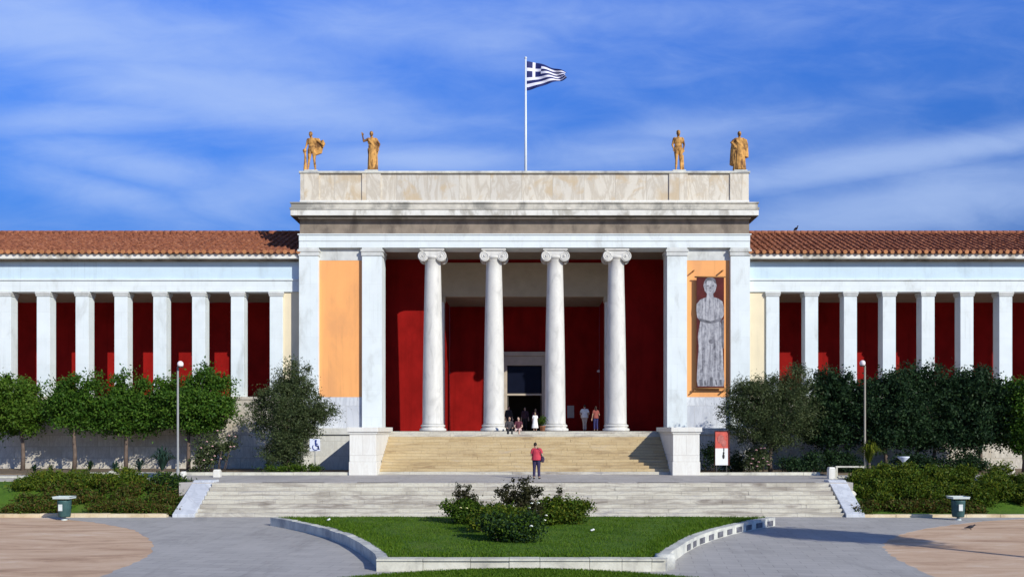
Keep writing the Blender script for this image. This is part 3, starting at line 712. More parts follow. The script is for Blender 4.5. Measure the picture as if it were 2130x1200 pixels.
inner = [(x-.30, y) for (x, y) in outer_r][1:]; innl = [(x+.30, y) for (x, y) in outer][1:]
lawn_poly = [(-3.75,24.5),(3.55,24.5)] + inner + innl[::-1]
def lawn_surface(poly, z, name):
    mb = MB(); ys = np.linspace(24.5, 35.6, 24); vs = []; nx = 24
    ly = [p[1] for p in [(-3.75,24.5)]+innl]; lx = [p[0] for p in [(-3.75,24.5)]+innl]; rx = [p[0] for p in [(3.55,24.5)]+inner]; ry = [p[1] for p in [(3.55,24.5)]+inner]
    for y in ys:
        a, b = np.interp(y, ly, lx), np.interp(y, ry, rx)
        for i in range(nx+1):
            t = i/nx; x = a+(b-a)*t; e = min(t,1-t)*2
            vs.append((x, y, z + .06*min(1,e*4)*min(1,(y-24.5)*.8) + .015*math.sin(x*2.1+y)*math.sin(y*1.7)))
    mb.add(vs, [(j*(nx+1)+i, j*(nx+1)+i+1, (j+1)*(nx+1)+i+1, (j+1)*(nx+1)+i) for j in range(len(ys)-1) for i in range(nx)], True); return mb
lw = struct('lawn', lawn_surface(lawn_poly, HB-.03, 'lawn'), M['lawn'])
# round lawn nearer the camera, only its far rim in view
nl = []
for k in range(60):
    a = 2*math.pi*k/60; nl.append((-.15+7.0*math.cos(a), 18.2+5.75*math.sin(a)))
struct('lawn', MB().prism(nl, -.05, .06), M['lawn'])
rim = MB()
for k in range(60):
    a0, a1 = 2*math.pi*k/60, 2*math.pi*(k+.985)/60
    q = [(-.15+r*math.cos(a), 18.2+(r-1.25)*math.sin(a)) for r, a in ((7.0,a0),(7.12,a0),(7.12,a1),(7.0,a1))]
    rim.prism(q, -.1, .05)
tag(rim.build('kerb', M['curbwall']), 'thin stone edging round the nearest lawn at the bottom of the view', 'kerb', 'low stone kerbs')
# grass blades
def blades(n, sampler, name, mn=.05, mx=.11):
    p = sampler(n); n = len(p)
    a = RNG.uniform(0,2*np.pi,n); h = RNG.uniform(mn,mx,n); w = .014; lean = RNG.normal(size=(n,2))*.035
    dx = np.stack([np.cos(a)*w, np.sin(a)*w, np.zeros(n)],1); top = p + np.column_stack([lean, h])
    v = np.stack([p-dx, p+dx, top+dx*.25, top-dx*.25],1).reshape(-1,3)
    me = bpy.data.meshes.new(name); me.vertices.add(4*n); me.vertices.foreach_set('co', v.ravel().astype(np.float32))
    me.loops.add(4*n); me.loops.foreach_set('vertex_index', np.arange(4*n,dtype=np.int32)); me.polygons.add(n); me.polygons.foreach_set('loop_start', np.arange(0,4*n,4,dtype=np.int32))
    me.update(calc_edges=True); me.materials.append(M['blade']); o = bpy.data.objects.new(name, me); COL.objects.link(o)
    o['label'] = 'short green grass blades growing over the planter and lawns'; o['category'] = 'grass'; o['kind'] = 'stuff'; return o
def samp(n):
    ly = [24.5]+[p[1] for p in innl]; lx = [-3.75]+[p[0] for p in innl]; rx = [3.55]+[p[0] for p in inner]
    y = RNG.uniform(24.52,35.6,n); a = np.interp(y,ly,lx); b = np.interp(y,ly,rx); keep = RNG.uniform(0,20,n) < (b-a)
    y, a, b = y[keep], a[keep], b[keep]; x = a+(b-a)*RNG.uniform(0,1,len(y))
    A = np.column_stack([x,y,np.full(len(y),HB-.02)])
    m = n//3; yy = RNG.uniform(22.0,23.93,m); hw = 7.0*np.sqrt(np.clip(1-((yy-18.2)/5.75)**2,0,1)); xx = -.15+hw*RNG.uniform(-1,1,m)
    return np.concatenate([A, np.column_stack([xx,yy,np.full(m,.05)])])
blades(90000, samp, 'grass')

# ------------------------------------------------------------------ trees along the facade
def T(*a, **k): return tree(*a, **k)
GT = 'trees in the garden beds along the wings'
zg = ZL+.05
T('citrus_tree', 'bright green round-headed tree at the left edge beside the low white wall', 52.7, 47, zg, [(28,850,62,66),(60,868,40,48),(5,812,26,30),(0,880,40,40)], M['leaf_bright'], 7000, group=GT)
T('citrus_tree', 'slim-trunked green tree second from the left edge, before the wing', 52.4, 154, zg, [(150,856,48,52),(183,806,24,34),(122,818,24,22),(192,868,32,36),(150,806,16,22),(110,862,22,26)], M['leaf_orange'], 6500, group=GT)
T('citrus_tree', 'green tree with pointed top between the slim-trunked tree and the left lamp', 52.8, 262, zg, [(262,860,58,50),(254,800,20,28),(300,868,34,38),(225,860,34,42),(290,815,20,22),(232,818,18,18)], M['leaf_orange'], 7500, group=GT)
T('citrus_tree', 'broad dark green tree right behind the left lamp post', 52.9, 392, zg, [(405,858,80,54),(428,796,34,34),(345,826,34,36),(470,846,30,36),(330,868,30,34),(455,808,22,24),(385,806,20,20)], M['leaf_orange'], 11500, group=GT)
T('olive_tree', 'tall grey-green bushy tree in front of the left orange panel', 49.9, 600, zg, [(602,862,66,86),(616,790,36,40),(590,812,34,30),(655,862,40,34),(545,848,34,36),(596,935,52,44),(672,854,28,20),(640,822,24,22),(530,880,26,24)], M['leaf_olive'], 15000, .14, .24, group=GT, elong=3.0, droop=.3, shell=.5)
T('olive_tree', 'wide grey-green spreading tree right of the slim red and white banner', 49.6, 1603, zg, [(1600,850,84,66),(1560,820,44,40),(1640,800,48,38),(1530,860,40,40),(1668,856,40,52),(1600,905,66,30)], M['leaf_olive'], 15000, .14, .25, group=GT, elong=3.0, droop=.3, shell=.5)
T('dark_tree', 'dark green tree between the wide grey-green tree and the right lamp', 51.2, 1722, zg, [(1725,848,62,70),(1735,800,40,34),(1700,885,44,44),(1728,905,56,34)], M['leaf_dark'], 9500, group=GT)
T('dark_tree', 'dark green tree right behind the right lamp post', 50.7, 1842, zg, [(1842,850,74,68),(1865,795,44,32),(1800,845,42,60),(1880,885,50,46),(1840,908,64,30)], M['leaf_dark'], 11500, group=GT)
T('dark_tree', 'dark green tree with a tufted top, first to the right of the lamp tree', 51.0, 1944, zg, [(1940,850,70,72),(1925,790,36,32),(1975,815,40,36),(1910,890,44,44),(1950,908,60,30)], M['leaf_dark'], 11000, group=GT)
T('dark_tree', 'dark green tree above the yellow-green shrubs, second to the right of the lamp tree', 50.6, 2040, zg, [(2036,852,66,66),(2025,790,40,30),(2075,840,40,52),(2005,890,44,42),(2050,908,56,28)], M['leaf_dark'], 10500, group=GT)
T('dark_tree', 'dark tree cut by the right edge of the picture', 50.2, 2130, zg, [(2128,860,50,70),(2112,810,26,26),(2125,905,40,36)], M['leaf_orange'], 7000, group=GT)
# trees outside the frame to the right; their shadows fall over the sandy ground
T('dark_tree', 'tree beyond the right edge whose shadow stripes the sandy ground', 21.0, VX+20.6*F/21.0, 0, [(VX+20.6*F/21.0,520,120,105),(VX+22.0*F/21.0,560,110,95)], M['leaf_dark'], 9000, .2, .3, .15)

# ------------------------------------------------------------------ shrubs
def mound(name, label, cat, mats, spots, n, leaf, group=None, clump=.16, blooms=None, per=40, zfloor=0.0, elong=1.8, stems=True):
    """spots: world ellipsoids (x,y,z,rx,ry,rz)"""
    c0 = spots[0]; root = thing(name, label, cat, (c0[0], c0[1], zfloor), group)
    ells = [((s[0],s[1],s[2]),(s[3],s[4],s[5]),s[3]*s[4]*s[5]) for s in spots]
    pts, cl = clumped(ells, int(n*2.3), clump*1.15, per, .45, zfloor+.02); leaf = leaf*1.1
    if len(mats) == 1: leaf_object('foliage', M[mats[0]], root, pts, leaf, elong)
    else:
        sel = RNG.uniform(0,1,len(pts)) < .5; leaf_object('foliage', M[mats[0]], root, pts[sel], leaf, elong); leaf_object('foliage', M[mats[1]], root, pts[~sel], leaf, elong)
    if stems:
        mb = MB()
        for i in RNG.choice(len(cl), size=min(14,len(cl)), replace=False):
            t = Vector(cl[i]); b = Vector((t.x*.6+c0[0]*.4, t.y*.6+c0[1]*.4, zfloor-.05)); mb.tube([b, b.lerp(t,.55)+Vector((random.uniform(-.05,.05),0,.05)), t], [.022,.016,.008], 5)
        mb.build('stems', M['bark'], root)
    if blooms:
        mat, spots_b, r = blooms
        for q in spots_b:
            mb = MB()
            for k in range(7):
                a = k*2.4; mb.ell((q[0]+r*.5*math.cos(a), q[1]+r*.5*math.sin(a), q[2]+r*.12*math.sin(k)), (r*.55,r*.55,r*.32), 7, 5, Matrix.Rotation(.6*math.cos(a),3,'Y'))
            mb.ell((q[0],q[1],q[2]+r*.1), (r*.42,r*.42,r*.4), 7, 5); mb.build('bloom', M[mat], root)
    return root
def E(px, py, d, rx, ry, dd): c = P(px,py,d); k = d/F; return (c.x,c.y,c.z,rx*k,dd,ry*k)
def Q(px, py, d): return tuple(P(px,py,d))
GR = 'rose bushes on the planter lawn'
mound('rose_bush', 'tall bronze-leaved rose bush at the back of the planter, reaching highest', 'bush', ['leaf_bronze'], [E(1082,1030,31.6,42,24,.55),E(1066,1008,31.6,12,12,.2),E(1092,1004,31.6,10,12,.2),E(1040,1026,31.6,14,10,.2),E(1118,1022,31.6,14,12,.2),E(1082,1062,31.6,48,32,.5)], 2300, .085, GR, .08, ('petal', [Q(1106,1046,30.8),Q(1120,1045,30.7),Q(1101,1055,30.7)], .05), zfloor=HB)
mound('rose_bush', 'left green rose bush with tall bronze shoots and two pale blooms', 'bush', ['leaf_rose'], [E(966,1060,33.2,40,22,.6),E(1008,1066,33.0,42,18,.5),E(932,1052,33.2,12,14,.25),E(985,1074,32.8,44,14,.5)], 3400, .085, GR, .10, ('yellowpetal', [Q(958,1055,32.4),Q(971,1056,32.4)], .05), zfloor=HB)
mound('rose_shoots', 'thin bronze rose shoots rising above the left rose bush', 'bush', ['leaf_bronze'], [E(962,1030,33.4,18,16,.2),E(953,1012,33.4,8,9,.12),E(972,1016,33.4,6,6,.1),E(984,1040,33.4,12,14,.15)], 380, .08, None, .07, None, 20, zfloor=HB)
mound('rose_bush', 'right yellowish green rose bush spreading lowest over the grass', 'bush', ['leaf_rose','leaf_hedge'], [E(1165,1058,33.2,50,24,.6),E(1208,1056,33.4,24,16,.4),E(1150,1074,32.6,46,16,.5),E(1190,1072,32.9,34,12,.4)], 4200, .09, GR, .10, ('petal', [Q(1136,1071,31.9),Q(1133,1081,31.8)], .055), zfloor=HB)
mound('rose_shoots', 'single slender dark rose shoot above the right rose bush', 'bush', ['leaf_bronze'], [E(1163,1022,33.3,5,13,.1),E(1160,1038,33.3,7,8,.1)], 110, .075, None, .045, None, 20, zfloor=HB)
mound('rose_bush', 'low bright green rose bush in the middle, between the bronze bush and the front one', 'bush', ['leaf_rose','leaf_hedge'], [E(1040,1072,30.2,62,20,.6),E(1010,1084,30.0,30,16,.4)], 2600, .085, GR, .10, None, zfloor=HB)
mound('rose_bush', 'front dark green rose bush nearest the viewer with one white bloom', 'bush', ['leaf_rose','leaf_dark'], [E(1060,1102,27.8,58,22,.6),E(1035,1088,28.2,40,20,.5),E(1105,1090,28.0,32,26,.5),E(1080,1112,27.6,46,14,.5)], 4200, .085, GR, .09, ('petal', [Q(1105,1093,26.9)], .055), zfloor=HB)
# planted banks
def bank_z(y): t = min(1,max(0,(y-39.3)/4.4)); return .10+1.26*(t*t*(3-2*t))
def bank_mass(name, label, cat, mats, x0, x1, y0, y1, hgt, n, leaf, group=None, flat=False):
    spots = []
    k = max(3, int((x1-x0)*(y1-y0)/.38))
    root = thing(name, label, cat, ((x0+x1)/2, y0, bank_z(y0)), group); ells = []
    for i in range(k):
        x, y = random.uniform(x0,x1), random.uniform(y0,y1); h = hgt*random.uniform(.5,1.15)
        e = min(x-x0, x1-x)/(x1-x0)*2; h *= min(1,.45+e*1.6)
        ells.append(((x,y,bank_z(y)+h*.42),(random.uniform(.4,.75),.5,h*.55),1))
    pts, cl = clumped(ells, int(n*3.0), .13, 40, .45); leaf = leaf*1.2; pts = pts[pts[:,2] > .12]
    if len(mats) == 2:
        sel = RNG.uniform(0,1,len(pts)) < .55; leaf_object('foliage', M[mats[0]], root, pts[sel], leaf*1.25, 3.2, -.5); leaf_object('foliage', M[mats[1]], root, pts[~sel], leaf, 2.2)
    else: leaf_object('foliage', M[mats[0]], root, pts, leaf, 2.4)
    return root
GS = 'shrub masses on the planted banks'
bank_mass('shrubs', 'low rusty green groundcover shrubs on the left bank behind the left bin', 'shrubs', ['leaf_rust','leaf_rose'], X(50,41), X(372,40), 39.6, 42.2, .50, 17000, .10, GS)
bank_mass('shrubs', 'yellow-green leafy shrubs along the top of the left bank', 'shrubs', ['leaf_hedge','leaf_rose'], X(60,43), X(300,43), 42.0, 43.7, .62, 8000, .10, GS)
bank_mass('shrubs', 'dark upright shrub on the left bank at the foot of the left lamp post', 'shrubs', ['leaf_dark','leaf_rose'], X(318,42), X(378,42), 41.0, 42.8, 1.0, 3500, .10, GS)
bank_mass('shrubs', 'rusty low shrubs at the foot of the right bank beside the marble cheek', 'shrubs', ['leaf_rust','leaf_rose'], X(1778,40), X(2020,40), 39.6, 40.7, .42, 8000, .10, GS)
bank_mass('shrubs', 'dense yellow-green hedge shrubs covering the right bank', 'shrubs', ['leaf_hedge','leaf_rose'], X(1786,42), X(2200,42), 40.6, 43.9, .84, 27000, .11, GS)
# upright strap-leaved plants, oleanders and cacti in the beds
def spiky(name, label, x, y, z, h, n, mat, spread=.5, group=None, trunk=0.0, w=.04):
    root = thing(name, label, 'plant', (x,y,z), group); mb = MB()
    for i in range(n):
        a = random.uniform(0,2*math.pi); t = random.uniform(.25,1); r = spread*h*t; hh = h*(1.05-.55*t)*random.uniform(.8,1.1); dx, dy = math.cos(a), math.sin(a)
        b = Vector((x,y,z+trunk)); p1 = b+Vector((dx*r*.4,dy*r*.4,hh*.75)); p2 = b+Vector((dx*r,dy*r,hh)); p3 = b+Vector((dx*r*1.45,dy*r*1.45,hh*.72))
        sd = Vector((-dy,dx,0))*w
        vs = [b-sd*.5,b+sd*.5,p1+sd,p1-sd,p2+sd*.7,p2-sd*.7,p3]
        mb.add(vs, [(0,1,2,3),(3,2,4,5),(5,4,6)], True)
    mb.build('fronds', M[mat], root)
    if trunk: MB().tube([(x,y,z-.05),(x+.02,y,z+trunk*.6),(x,y,z+trunk+.05)], [.10,.085,.07], 8).build('trunk', M['bark'], root)
    return root
GP = 'spiky plants in the garden beds'
for (px, py, d, h, n, mt, tr, lab) in ((338,985,45.0,1.45,90,'leaf_teal',.35,'small bluish palm just left of the left lamp post'),
        (1808,985,46.0,1.35,110,'leaf_hedge',.70,'small yellow-green palm on a short trunk beneath the right lamp'),
        (72,985,49.2,.55,26,'leaf_dark',0,'small dark spiky plant by the trunk of the leftmost tree'),
        (106,985,49.2,.55,24,'leaf_olive',0,'pair-leaved grey-green agave left of the slim-trunked tree'),
        (186,985,49.0,.70,26,'leaf_dark',.1,'dark spiky plant right of the slim-trunked tree'),
        (240,985,49.0,.75,30,'leaf_teal',0,'bluish spiky plant in front of the pointed tree'),
        (290,985,49.0,.8,34,'leaf_teal',.1,'bluish spiky plant between the pointed tree and the left palm')):
    spiky('spiky_plant', lab, X(px,d), d, zg if d > 48 else ZL, h, n, mt, .5, GP, tr)
mound('oleander', 'pink-flowered oleander between the left lamp and the tall olive-like tree', 'bush', ['leaf_olive'], [E(440,935,50.3,34,34,.7),E(420,960,50.0,30,20,.6),E(475,915,50.6,20,22,.5)], 1500, .12, 'oleanders in the garden beds', .16,
      ('pinkpetal', [Q(random.uniform(410,490),random.uniform(895,960),49.3) for _ in range(12)], .07), zfloor=zg)
mound('oleander', 'pale-flowered oleander below the wide grey-green tree on the right', 'bush', ['leaf_olive'], [E(1578,950,49.4,26,24,.5),E(1565,965,49.2,20,14,.5)], 800, .12, 'oleanders in the garden beds', .14,
      ('pinkpetal', [Q(random.uniform(1560,1600),random.uniform(930,970),48.8) for _ in range(10)], .07), zfloor=zg)
mound('shrub', 'low dark green shrub on the bed between the barrier and the olive-like tree', 'bush', ['leaf_dark'], [E(1650,968,49.2,36,14,.5),E(1690,960,49.6,24,18,.5)], 1500, .11, None, .15, zfloor=zg)
mound('shrub', 'low green shrub at the foot of the tall olive-like tree left of the steps', 'bush', ['leaf_rose'], [E(600,975,49.0,70,8,.4),E(650,975,49.0,24,8,.3)], 1300, .09, None, .10, zfloor=zg)
mound('shrub', 'dark shrub filling the bed behind the slim red and white banner', 'bush', ['leaf_dark'], [E(1480,950,50.6,24,30,.5),E(1530,960,50.8,30,24,.5)], 1600, .11, None, .16, zfloor=zg)
for px_, lab_ in ((1745,'dark shrub added to darken the right bed just left of the lamp post'),(1900,'dark shrub added to darken the right bed behind the white fountain'),(2000,'dark shrub added to darken the right bed under the second tree right of the lamp tree')):
    mound('shrub', lab_, 'bush', ['leaf_dark'], [E(px_,962,50.4,44,22,.6),E(px_+25,972,50.0,36,14,.5)], 1700, .12, 'dark shrubs added to darken the right bed', .17, zfloor=zg)  # shrubs added to make the bed beneath the trees darker
# low white wall at the left, boulders
wl = thing('low_wall', 'low white garden wall at the left edge above the grass bank', 'wall', (X(20,44.6),44.6,ZL-.05))
MB().box(-34,X(66,44.6),44.5,44.8,ZL-.3,ZL+.04).build('wall', M['curbwall'], wl); MB().box(-34,X(69,44.6),44.45,44.85,ZL+.042,ZL+.14).build('coping', M['curb'], wl)
wl = thing('low_wall', 'low white garden edging behind the shrubs left of the left lamp post', 'wall', (X(270,46.5),46.5,ZL))
MB().box(X(232,46.5),X(352,46.5),46.4,46.75,ZL-.05,ZL+.13).build('wall', M['curbwall'], wl); MB().box(X(230,46.5),X(354,46.5),46.36,46.79,ZL+.132,ZL+.2).build('coping', M['curb'], wl)
def boulder(x, y, z, r, lab, mat='curb'):
    mb = MB(); n, m = 9, 6; random.seed(int(x*100)); vs = []
    mb.ell((x,y,z+r*.55), (r,r*.9,r*.8), n, m)
    mb.v = [(p[0]+random.uniform(-.12,.12)*r, p[1]+random.uniform(-.12,.12)*r, p[2]+random.uniform(-.1,.1)*r) for p in mb.v]; mb.sm = [False]*len(mb.sm)
    return tag(mb.build('boulder', M[mat]), lab, 'rock', 'pale boulders in the beds')
boulder(X(233,46),46.0,ZL,.26,'pale rough stone at the left end of the edging behind the left shrubs')
boulder(X(1817,45.2),45.2,ZL,.17,'small white stone beside the palm under the right lamp')
boulder(X(2095,48),48.0,ZL,.42,'large pale rock at the far right behind the hedge','podium')
boulder(X(1770,40.9),40.9,.75,.24,'whitish stone lying against the right marble cheek')

# ------------------------------------------------------------------ lamps, bins, bollards, barrier, signs
def lamp(px, d, ztop, z0, side, lab, mat):
    x = X(px,d); L_ = thing('street_lamp', lab, 'lamp', (x,d,z0), 'lamp posts'); 
    MB().tube([(x,d,z0-.1),(x,d,z0+.5),(x,d,z0+.52),(x,d,ztop)], [.085,.08,.055,.045], 12).build('pole', M[mat], L_)
    MB().tube([(x,d,ztop-.12),(x+side*.06,d-.05,ztop-.02),(x+side*.16,d-.12,ztop+.05)], [.035,.032,.03], 8).build('bracket', M[mat], L_)
    h = MB(); c = (x+side*.19, d-.16, ztop+.10)
    h.ell(c, (.15,.16,.17), 16, 10); h.build('globe', M['lampglass'], L_)
    MB().lathe([(.12,ztop-.06),(.15,ztop-.02),(.10,ztop+.02)], (c[0],c[1],0), 14).build('collar', M['dark_metal'], L_)
    MB().lathe([(.11,z0-.02),(.11,z0+.10),(.09,z0+.16)], (x,d,0), 12).build('base', M[mat], L_)
lamp(370, 44.3, Zr(762,44.3), ZL, 1, 'slim grey lamp post with pale globe before the left broad tree', 'pole_metal')
lamp(1799, 46.3, Zr(760,46.3), ZL, -1, 'slim lamp post with pale globe above the palm and white barrier', 'pole_dark')
def bin_(px, py, lab, tilt=0.0):
    x, d = G(px, py); b = thing('litter_bin', lab, 'bin', (x,d,0), 'teal litter bins with pale lids')
    h = 1.0; w = .27
    MB().lathe([(.235,.14),(.25,.2),(.285,.82),(.285,.86)], (x,d,0), 20).build('body', M['binteal'], b)
    lid = MB(); lid.prism([(x-.36,d-.30),(x+.36,d-.30),(x+.36,d+.30),(x-.36,d+.30)], .93, .985)
    lid.add([(x-.40,d-.31,1.03),(x-.34,d-.31,.985),(x+.34,d-.31,.985),(x+.40,d-.31,1.03),(x-.40,d+.31,1.03),(x-.34,d+.31,.985),(x+.34,d+.31,.985),(x+.40,d+.31,1.03)], [(0,1,5,4),(1,2,6,5),(2,3,7,6),(0,3,2,1),(4,5,6,7)])
    lid.build('lid', M['binlid'], b, .01)
    for s in (-1, 1): MB().box(x+s*.25-.02,x+s*.25+.02,d-.03,d+.03,.80,.935).build('lid_post', M['binteal'], b)
    MB().box(x-.11,x+.06,d-.30,d-.283,.42,.70).build('sticker', M['sticker'], b); MB().lathe([(.13,-.02),(.13,.03),(.06,.05),(.06,.16)], (x,d,0), 14).build('stand', M['binlid'], b)
bin_(134, 1081, 'teal litter bin with pale lid before the rusty shrubs at left')
bin_(1993, 1081, 'teal litter bin with pale lid before the hedge at right, near the pigeon')
x = X(1879,46.2); fb = thing('drinking_fountain', 'white dish-shaped fountain on a thin stem behind the right hedge', 'fountain', (x,46.2,ZL))
MB().lathe([(.05,Zr(962,46.2)),(.12,Zr(958,46.2)),(.30,Zr(951,46.2)),(.31,Zr(949,46.2)),(.25,Zr(950.5,46.2))], (x,46.2,0), 20).build('basin', M['signwhite'], fb)
MB().lathe([(.14,ZL-.02),(.13,ZL+.05),(.06,ZL+.15),(.05,Zr(961,46.2))], (x,46.2,0), 12).build('stem', M['binlid'], fb)
def bollard(px, d, w, h, lab):
    x = X(px,d); mb = MB(); mb.box(x-w,x+w,d-w,d+w,ZL-.02,ZL+h*.82); mb.add([(x-w,d-w,ZL+h*.822),(x+w,d-w,ZL+h*.822),(x+w,d+w,ZL+h*.822),(x-w,d+w,ZL+h*.822),(x-w*.8,d-w*.8,ZL+h),(x+w*.8,d-w*.8,ZL+h),(x+w*.8,d+w*.8,ZL+h),(x-w*.8,d+w*.8,ZL+h)],[(0,3,2,1),(4,5,6,7),(0,1,5,4),(1,2,6,5),(2,3,7,6),(3,0,4,7)])
    tag(mb.build('bollard', M['block'], None, .02), lab, 'bollard', 'short white stone bollards')
bollard(452, 46.3, .17, .40, 'short white stone bollard at the left end of the terrace edge'); bollard(1729, 44.6, .17, .60, 'short white stone bollard at the left end of the white rail barrier')
bollard(382, 45.4, .12, .34, 'narrow white stone bollard just right of the left lamp post')
x0, x1 = X(1738,44.6), X(1797,44.6); br = thing('barrier', 'low white rectangular rail barrier at the right end of the terrace', 'barrier', ((x0+x1)/2,44.6,ZL))
for xx in (x0+.05, x1-.05): MB().box(xx-.045,xx+.045,44.55,44.65,ZL-.05,ZL+.575).build('post', M['curb'], br)
for zz in (.58,.06): MB().box(x0,x1,44.54,44.66,ZL+zz-.0,ZL+zz+.075).build('rail', M['curb'], br)
# wheelchair sign
d = 49.6; x = X(655,d); z = Zr(925,d); sg = thing('access_sign', 'white square sign with dark blue wheelchair symbol beside the tall olive-like tree', 'sign', (x,d,zg))
MB().tube([(x,d+.03,zg-.1),(x,d+.03,z+.3)], .03, 8).build('post', M['pole_metal'], sg); MB().box(x-.30,x+.30,d-.02,d,z-.345,z+.345).build('panel', M['signwhite'], sg, .01)
g = MB(); y = d-.035
g.lathe([(.062,y-.01),(.062,y+.012)], (x+.06,0,z+.24), 14, False, 'y')
def bar(a, b, w): g.obox(((a[0]+b[0])/2+x, y, (a[1]+b[1])/2+z), Vector((b[0]-a[0],0,b[1]-a[1])).normalized(), Vector((0,1,0)), Vector((-(b[1]-a[1]),0,b[0]-a[0])).normalized(), math.hypot(b[0]-a[0],b[1]-a[1])/2, .009, w/2)
bar((.05,.17),(.07,-.04),.09); bar((.06,.06),(.18,.06),.04); bar((.06,-.05),(.20,-.05),.07); bar((.19,-.04),(.23,-.24),.06); bar((.21,-.24),(.28,-.22),.05)
for k in range(14):
    a0, a1 = R(140+k*17), R(140+(k+1)*17); bar((.05+.17*math.cos(a0),-.12+.17*math.sin(a0)),(.05+.17*math.cos(a1),-.12+.17*math.sin(a1)),.045)
g.build('symbol', M['signblue'], sg)
# slim banner at the right pedestal
d = 48.9; x0, x1 = X(1488,d), X(1514,d); bn = thing('poster_stand', 'slim upright banner, red above and white below, right of the right pedestal', 'banner', ((x0+x1)/2,d,zg))
zt, zm, zb = Zr(898,d), Zr(932,d), Zr(967,d)
MB().box(x0-.03,x1+.10,d+.02,d+.08,zb-.02,zt+.06).build('frame', M['bannerred'], bn); MB().box(x0,x1,d-.01,d+.018,zm+.002,zt).build('poster', M['postred'], bn); MB().box(x0,x1,d-.012,d+.018,zb,zm).build('poster', M['paper'], bn)
g = MB(); cx = x0+.80*(x1-x0)-.12; g.ell((cx+.02,d-.013,zm-.26), (.055,.006,.075)).ell((cx+.01,d-.013,zm-.45), (.07,.006,.15)).ell((cx+.03,d-.013,zm-.08),(.035,.006,.12)); g.build('printed_figure', M['black'], bn)
g = MB(); g.ell(((x0+x1)/2-.05,d-.011,(zt+zm)/2+.05),(.20,.005,.24)).ell(((x0+x1)/2+.12,d-.011,(zt+zm)/2-.18),(.14,.005,.20)); g.build('printed_shape', plain('dull_red_ink',(.42,.13,.11,1),.3,5), bn)
for xx in (x0+.08, x1-.06): MB().box(xx-.025,xx+.025,d+.03,d+.07,zg-.05,zb-.021).build('leg', M['dark_metal'], bn)
# big hanging banner on the right orange panel
d = 54.28; x0, x1 = X(1449,d), X(1506,d); zt, zb = Zr(577,d), Zr(806,d)
hb = thing('hanging_banner', 'tall dark red banner printed with a grey draped stone woman on the right orange panel', 'banner', ((x0+x1)/2,54.3,zb))
MB().box(x0,x1,d,d+.03,zb,zt).build('cloth', M['bannerred'], hb)
for px, py in ((1443,563),(1503,563),(1445,812),(1507,812)):
    q = P(px,py,d); MB().tube([(q.x,54.60,q.z),(q.x,54.2,q.z)], .05, 8).build('bracket', M['bannerbrown'], hb)
for zz in (zt+.03, zb-.04): MB().tube([(x0-.12,d+.02,zz),(x1+.12,d+.02,zz)], .045, 8).build('rod', M['bannerbrown'], hb)
def flat(pts, depth): 
    mb = MB(); v = [P(1477+(px-1477)*1.07,py,d) for px, py in pts]; n = len(v)
    mb.add([(p.x,d-depth,p.z) for p in v]+[(p.x,d+.01,p.z) for p in v], [tuple(range(n)), tuple(range(n,2*n))[::-1]]+[(i,n+i,n+(i+1)%n,(i+1)%n) for i in range(n)]); return mb
fig = flat([(1470,618),(1471,611),(1467,606),(1464,594),(1466,585),(1472,579),(1481,579),(1487,585),(1490,594),(1487,606),(1483,611),(1484,618),(1493,621),(1501,627),(1504,640),(1504,655),(1499,664),(1497,668),(1500,680),(1502,700),(1501,720),(1503,760),(1505,792),(1503,803),(1453,803),(1451,790),(1453,750),(1455,720),(1453,700),(1456,680),(1458,668),(1452,660),(1450,645),(1451,632),(1458,623)], .004)
fg = fig.build('printed_figure', M['stone_print'], hb)
for pts in ([(1457,662),(1478,668),(1499,661),(1499,667),(1488,671),(1478,673),(1468,671),(1457,668)], [(1474,708),(1478,705),(1484,706),(1486,711),(1480,715),(1475,713)], [(1499,668),(1504,662),(1504,725),(1500,722)],
            [(1456,790),(1462,788),(1463,801),(1457,802)], [(1465,793),(1468,789),(1470,801),(1466,801)], [(1477,784),(1482,784),(1483,802),(1476,802)], [(1487,790),(1489,788),(1491,800),(1488,801)], [(1495,790),(1499,789),(1500,801),(1496,801)], [(1468,581),(1473,577),(1481,577),(1487,581),(1489,590),(1486,589),(1483,584),(1472,584),(1469,589),(1466,590)]):
    flat(pts, .008).build('printed_fold', M['stone_print_dark'], fg)
for pts in ([(1470,594),(1475,593),(1475,595),(1471,596)], [(1480,593),(1485,594),(1484,596),(1480,595)], [(1475,604),(1480,604),(1479,605.5),(1476,605.5)], [(1476.5,596),(1478,596),(1478.5,601),(1476,601)]):
    flat(pts, .0075).build('printed_feature', M['stone_print_dark'], fg)
# notice on the inner wall and a small lamp
q = P(1187,856,64.35); tag(MB().box(q.x-.25,q.x+.25,64.33,64.392,q.z-.45,q.z+.45).build('notice_board', M['paperold']), 'pale notice board on the dark red inner wall by the third column', 'notice')
q = P(1246,772,64.3); wlp = thing('wall_lamp', 'small pale wall lamp high on the dark red inner wall', 'lamp', (q.x,64.39,q.z)); MB().ell((q.x,64.2,q.z),(.17,.12,.10)).build('shade', M['lampglass'], wlp); MB().box(q.x-.03,q.x+.03,64.22,64.395,q.z+.06,q.z+.12).build('bracket', M['dark_metal'], wlp)

